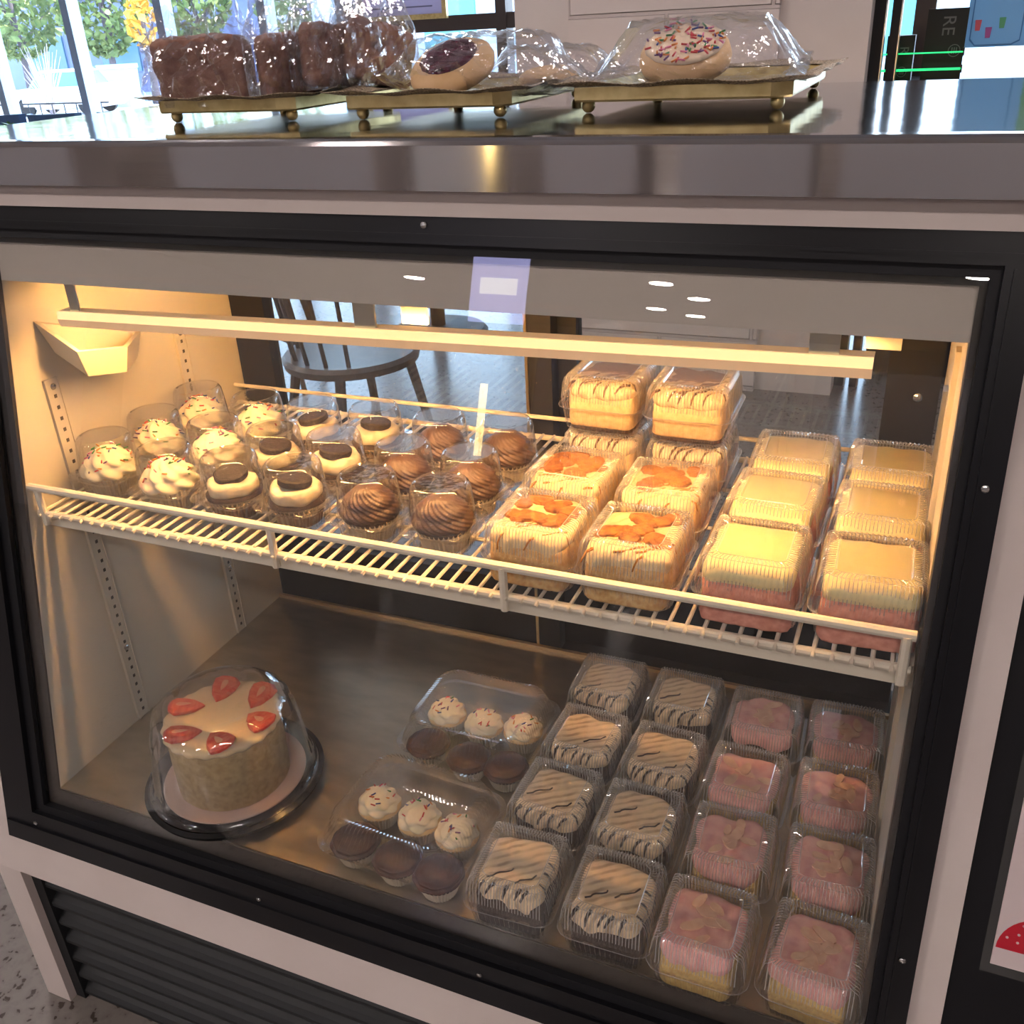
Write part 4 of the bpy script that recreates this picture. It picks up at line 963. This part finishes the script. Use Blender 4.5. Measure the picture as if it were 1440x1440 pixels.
def slabtreat(loc, rot, w, d, h, seed, label):
    t = thing('brownie_slab', label, 'baked treat', loc, 0, 'thick brown slabs wrapped on the left tray'); t.rotation_euler = rot
    mb = MB(); loops = []
    n = 72
    for s, hz in ((.93,0),(1,.12),(1.0,.5),(.99,.85),(.93,1.0),(.6,1.0),(.3,1.0),(.08,1.0)):
        Lp = []
        for x, z in rrect(w, h, .010, n):
            X, Z = x*s, z*s; q = noise.noise(Vector((X*60+seed, Z*60, hz*5))); q2 = noise.noise(Vector((X*150, Z*150+seed, hz*5)))
            Lp.append((X*(1+.07*q), -d/2+d*hz+(.0035*q+.0015*q2 if hz in (0,1.0) else 0)*-1, h/2+Z*(1+(.12*q if Z > 0 else .0))))
        loops.append(Lp)
    # face relief on the front too
    front = []
    for s in (.08,.3,.6):
        front.append([(x*s, -d/2+.009*noise.noise(Vector((x*s*60+seed, z*s*60, 3)))+.002*noise.noise(Vector((x*s*160+seed, z*s*160, 3))), h/2+z*s) for x, z in rrect(w, h, .010, n)])
    mb.loft(front+loops); mb.build('slab', M_BROWNIE, t, True, auto=False); return t
slabtreat((.213,.292,TZ+.001), (.08,0,.06), .112, .030, .069, 1, 'wide brown slab facing the viewer in the leftmost clear bag')
slabtreat((.300,.325,TZ+.001), (0,0,1.30), .076, .026, .067, 2, 'narrow-looking brown slab seen edge on, second in the left tray')
slabtreat((.341,.345,TZ+.0125), (0,.08,1.25), .076, .024, .062, 3, 'third brown slab from the left, partly hidden by film')
slabtreat((.379,.365,TZ+.014), (0,.28,1.05), .078, .024, .060, 4, 'rightmost brown slab leaning at the right end of the left tray')
def upbag(loc, w, d, h, rz, seed, label):
    """film bag standing around a slab, gathered above"""
    mb = MB(); loops = []; n = 56
    for k in range(19):
        u = k/18; z = h*u
        e = 1 if u < .62 else 1-(u-.62)/.38
        ww = w*(.96+.04*sin(u*5)) if e == 1 else w*(.55+.45*e+.25*(1-e)**2); dd = d*(.12+.88*e) if e < 1 else d
        Lp = []
        for x, y in rrect(ww, dd, min(ww,dd)*.3, n):
            q = 1-2*abs(noise.noise(Vector((x*40+seed*4, y*40, z*30)))); q2 = 1-2*abs(noise.noise(Vector((x*100, y*100+seed, z*80))))
            o = .006*(q-.5)+.003*(q2-.5)
            Lp.append((x+o, y+o*(1.0), max(.0006, z+(o*3*(1-e)))))
        loops.append(Lp)
    mb.loft(loops, True, False)
    t = tag(mb.build('film_bag', M_BAG, None, False, loc=loc), label, 'bag', 'clear film bags on the gold trays'); t.rotation_euler = (0,0,rz)
upbag((.211,.292,TZ+.0006), .138, .048, .094, .06, 1, 'crinkled clear film bag around the wide brown slab at the far left')
upbag((.300,.325,TZ+.0006), .106, .038, .104, 1.30, 2, 'clear film bag gathered upright around the second brown slab')
upbag((.342,.345,TZ+.0124), .106, .036, .094, 1.25, 3, 'clear film bag around the third brown slab, top pinched')
upbag((.380,.365,TZ+.0124), .108, .036, .086, 1.15, 4, 'clear film bag around the rightmost brown slab of the left tray')
# jam cookie, tipped toward the viewer
def round_cookie(loc, rot, r, h, mat, name, label, cat='cookie', seed=0):
    t = thing(name, label, cat, loc); t.rotation_euler = rot
    mb = MB(); mb.lathe([(r*.80,0),(r*.95,h*.15),(r,h*.45),(r*.96,h*.75),(r*.82,h*.97),(r*.6,h*1.02),(r*.3,h*1.0),(r*.05,h)], 64, mod=lambda a, k: 1+.025*noise.noise(Vector((cos(a)*2+seed, sin(a)*2, k*.4))))
    mb.build('cookie', mat, t, True); return t
jc = round_cookie((.500,.318,TZ+.0205), (.50,.0,-.12), .044, .021, M_COOKB, 'jam_cookie', 'round butter cookie with dark red jam centre, wrapped on the middle tray')
g = MB(); g.lathe([(.030,.0190),(.0295,.0225),(.024,.0240),(.014,.0225),(.004,.0220)], 48, mod=lambda a, k: 1+.06*noise.noise(Vector((cos(a)*3, sin(a)*3, k)))); g.build('jam', M_JAM, jc, True)
bagged('film_bag', 'clear crumpled film sleeve around the jam cookie on the middle tray', (.530,.325,TZ+.0006), -.05, 0, bag(-.105,.105,.085,.058,4))
oc = round_cookie((.588,.40,CT+.0285), (.15,0,0), .034, .014, M_COOKB, 'butter_cookie', 'small plain butter cookie behind the jam cookie, at the right end of the middle tray', seed=4)
oc.location = (.560,.430,TZ+.0055)
bagged('film_bag', 'clear film bag around the plain cookie behind the jam cookie', (.560,.430,TZ+.0006), .5, 0, bag(-.075,.075,.085,.042,9))
sc = round_cookie((.727,.352,TZ+.0195), (.46,.0,.06), .043, .024, M_COOKB, 'sprinkle_cookie', 'round cookie covered in rainbow sprinkles, wrapped on the right tray', seed=8)
g = MB(); g.lathe([(.034,.0215),(.037,.0240),(.033,.0262),(.015,.0268),(.003,.0268)], 48, mod=lambda a, k: 1+.05*noise.noise(Vector((cos(a)*3, sin(a)*3, k)))); g.build('icing', pm('cookie_icing', (.80,.62,.44), .6), sc, True)
rnd2 = random.Random(4); pts = []
for k in range(95):
    a = rnd2.random()*tau; q = .036*rnd2.random()**.5; pts.append((q*cos(a), q*sin(a), .0272+rnd2.uniform(0,.001)))
sprinkles(sc, pts, 77, .0030, .0009)
bagged('film_bag', 'clear film bag around the sprinkle cookie, loose end to the right', (.735,.35,TZ+.0006), .04, 0, bag(-.095,.105,.088,.062,13))

# ------------------------------------------------------------ light
w = bpy.data.worlds.new('World'); SC.world = w; w.use_nodes = True
nt = w.node_tree; bg = nt.nodes['Background']
tcw = nt.nodes.new('ShaderNodeTexCoord'); sp_ = nt.nodes.new('ShaderNodeSeparateXYZ'); rp = nt.nodes.new('ShaderNodeValToRGB')
nt.links.new(tcw.outputs['Generated'], sp_.inputs[0]); nt.links.new(sp_.outputs[2], rp.inputs[0]); nt.links.new(rp.outputs[0], bg.inputs[0])
rp.color_ramp.elements[0].color = (.72,.86,1,1); rp.color_ramp.elements[1].color = (.35,.58,1,1); rp.color_ramp.elements[1].position = .8
bg.inputs[1].default_value = 5.0
su = bpy.data.lights.new('sun', 'SUN'); su.energy = 9; su.color = (1,.95,.86); su.angle = .01
so = bpy.data.objects.new('sun', su); COL.objects.link(so)
so.rotation_euler = Vector((.55, .60, 1.05)).to_track_quat('Z', 'Y').to_euler()
so.location = (10, 20, 20)

# ------------------------------------------------------------ camera
cam = bpy.data.cameras.new('camera'); co = bpy.data.objects.new('camera', cam); COL.objects.link(co)
Y_, P_, R_ = radians(-24.06099948), radians(26.99883268), radians(-3.09881591)
fwd = Vector((sin(Y_)*cos(P_), cos(Y_)*cos(P_), -sin(P_))); rt = Vector((cos(Y_), -sin(Y_), 0)); up = rt.cross(fwd)
r2 = rt*cos(R_)+up*sin(R_); u2 = up*cos(R_)-rt*sin(R_)
mt = Matrix((r2, u2, -fwd)).transposed().to_4x4(); mt.translation = Vector((.96092141,-.63258881,.8692479)); co.matrix_world = mt
cam.sensor_width = 36; cam.lens = 1341.4457/1440*36; cam.clip_start = .02; cam.clip_end = 300
SC.camera = co
SC.view_settings.view_transform = 'Standard'; SC.view_settings.look = 'None'; SC.view_settings.exposure = .7; SC.view_settings.gamma = 1
SC.cycles.transparent_max_bounces = 36; SC.cycles.max_bounces = 8; SC.cycles.caustics_reflective = False; SC.cycles.caustics_refractive = False
SC.cycles.sample_clamp_indirect = 6
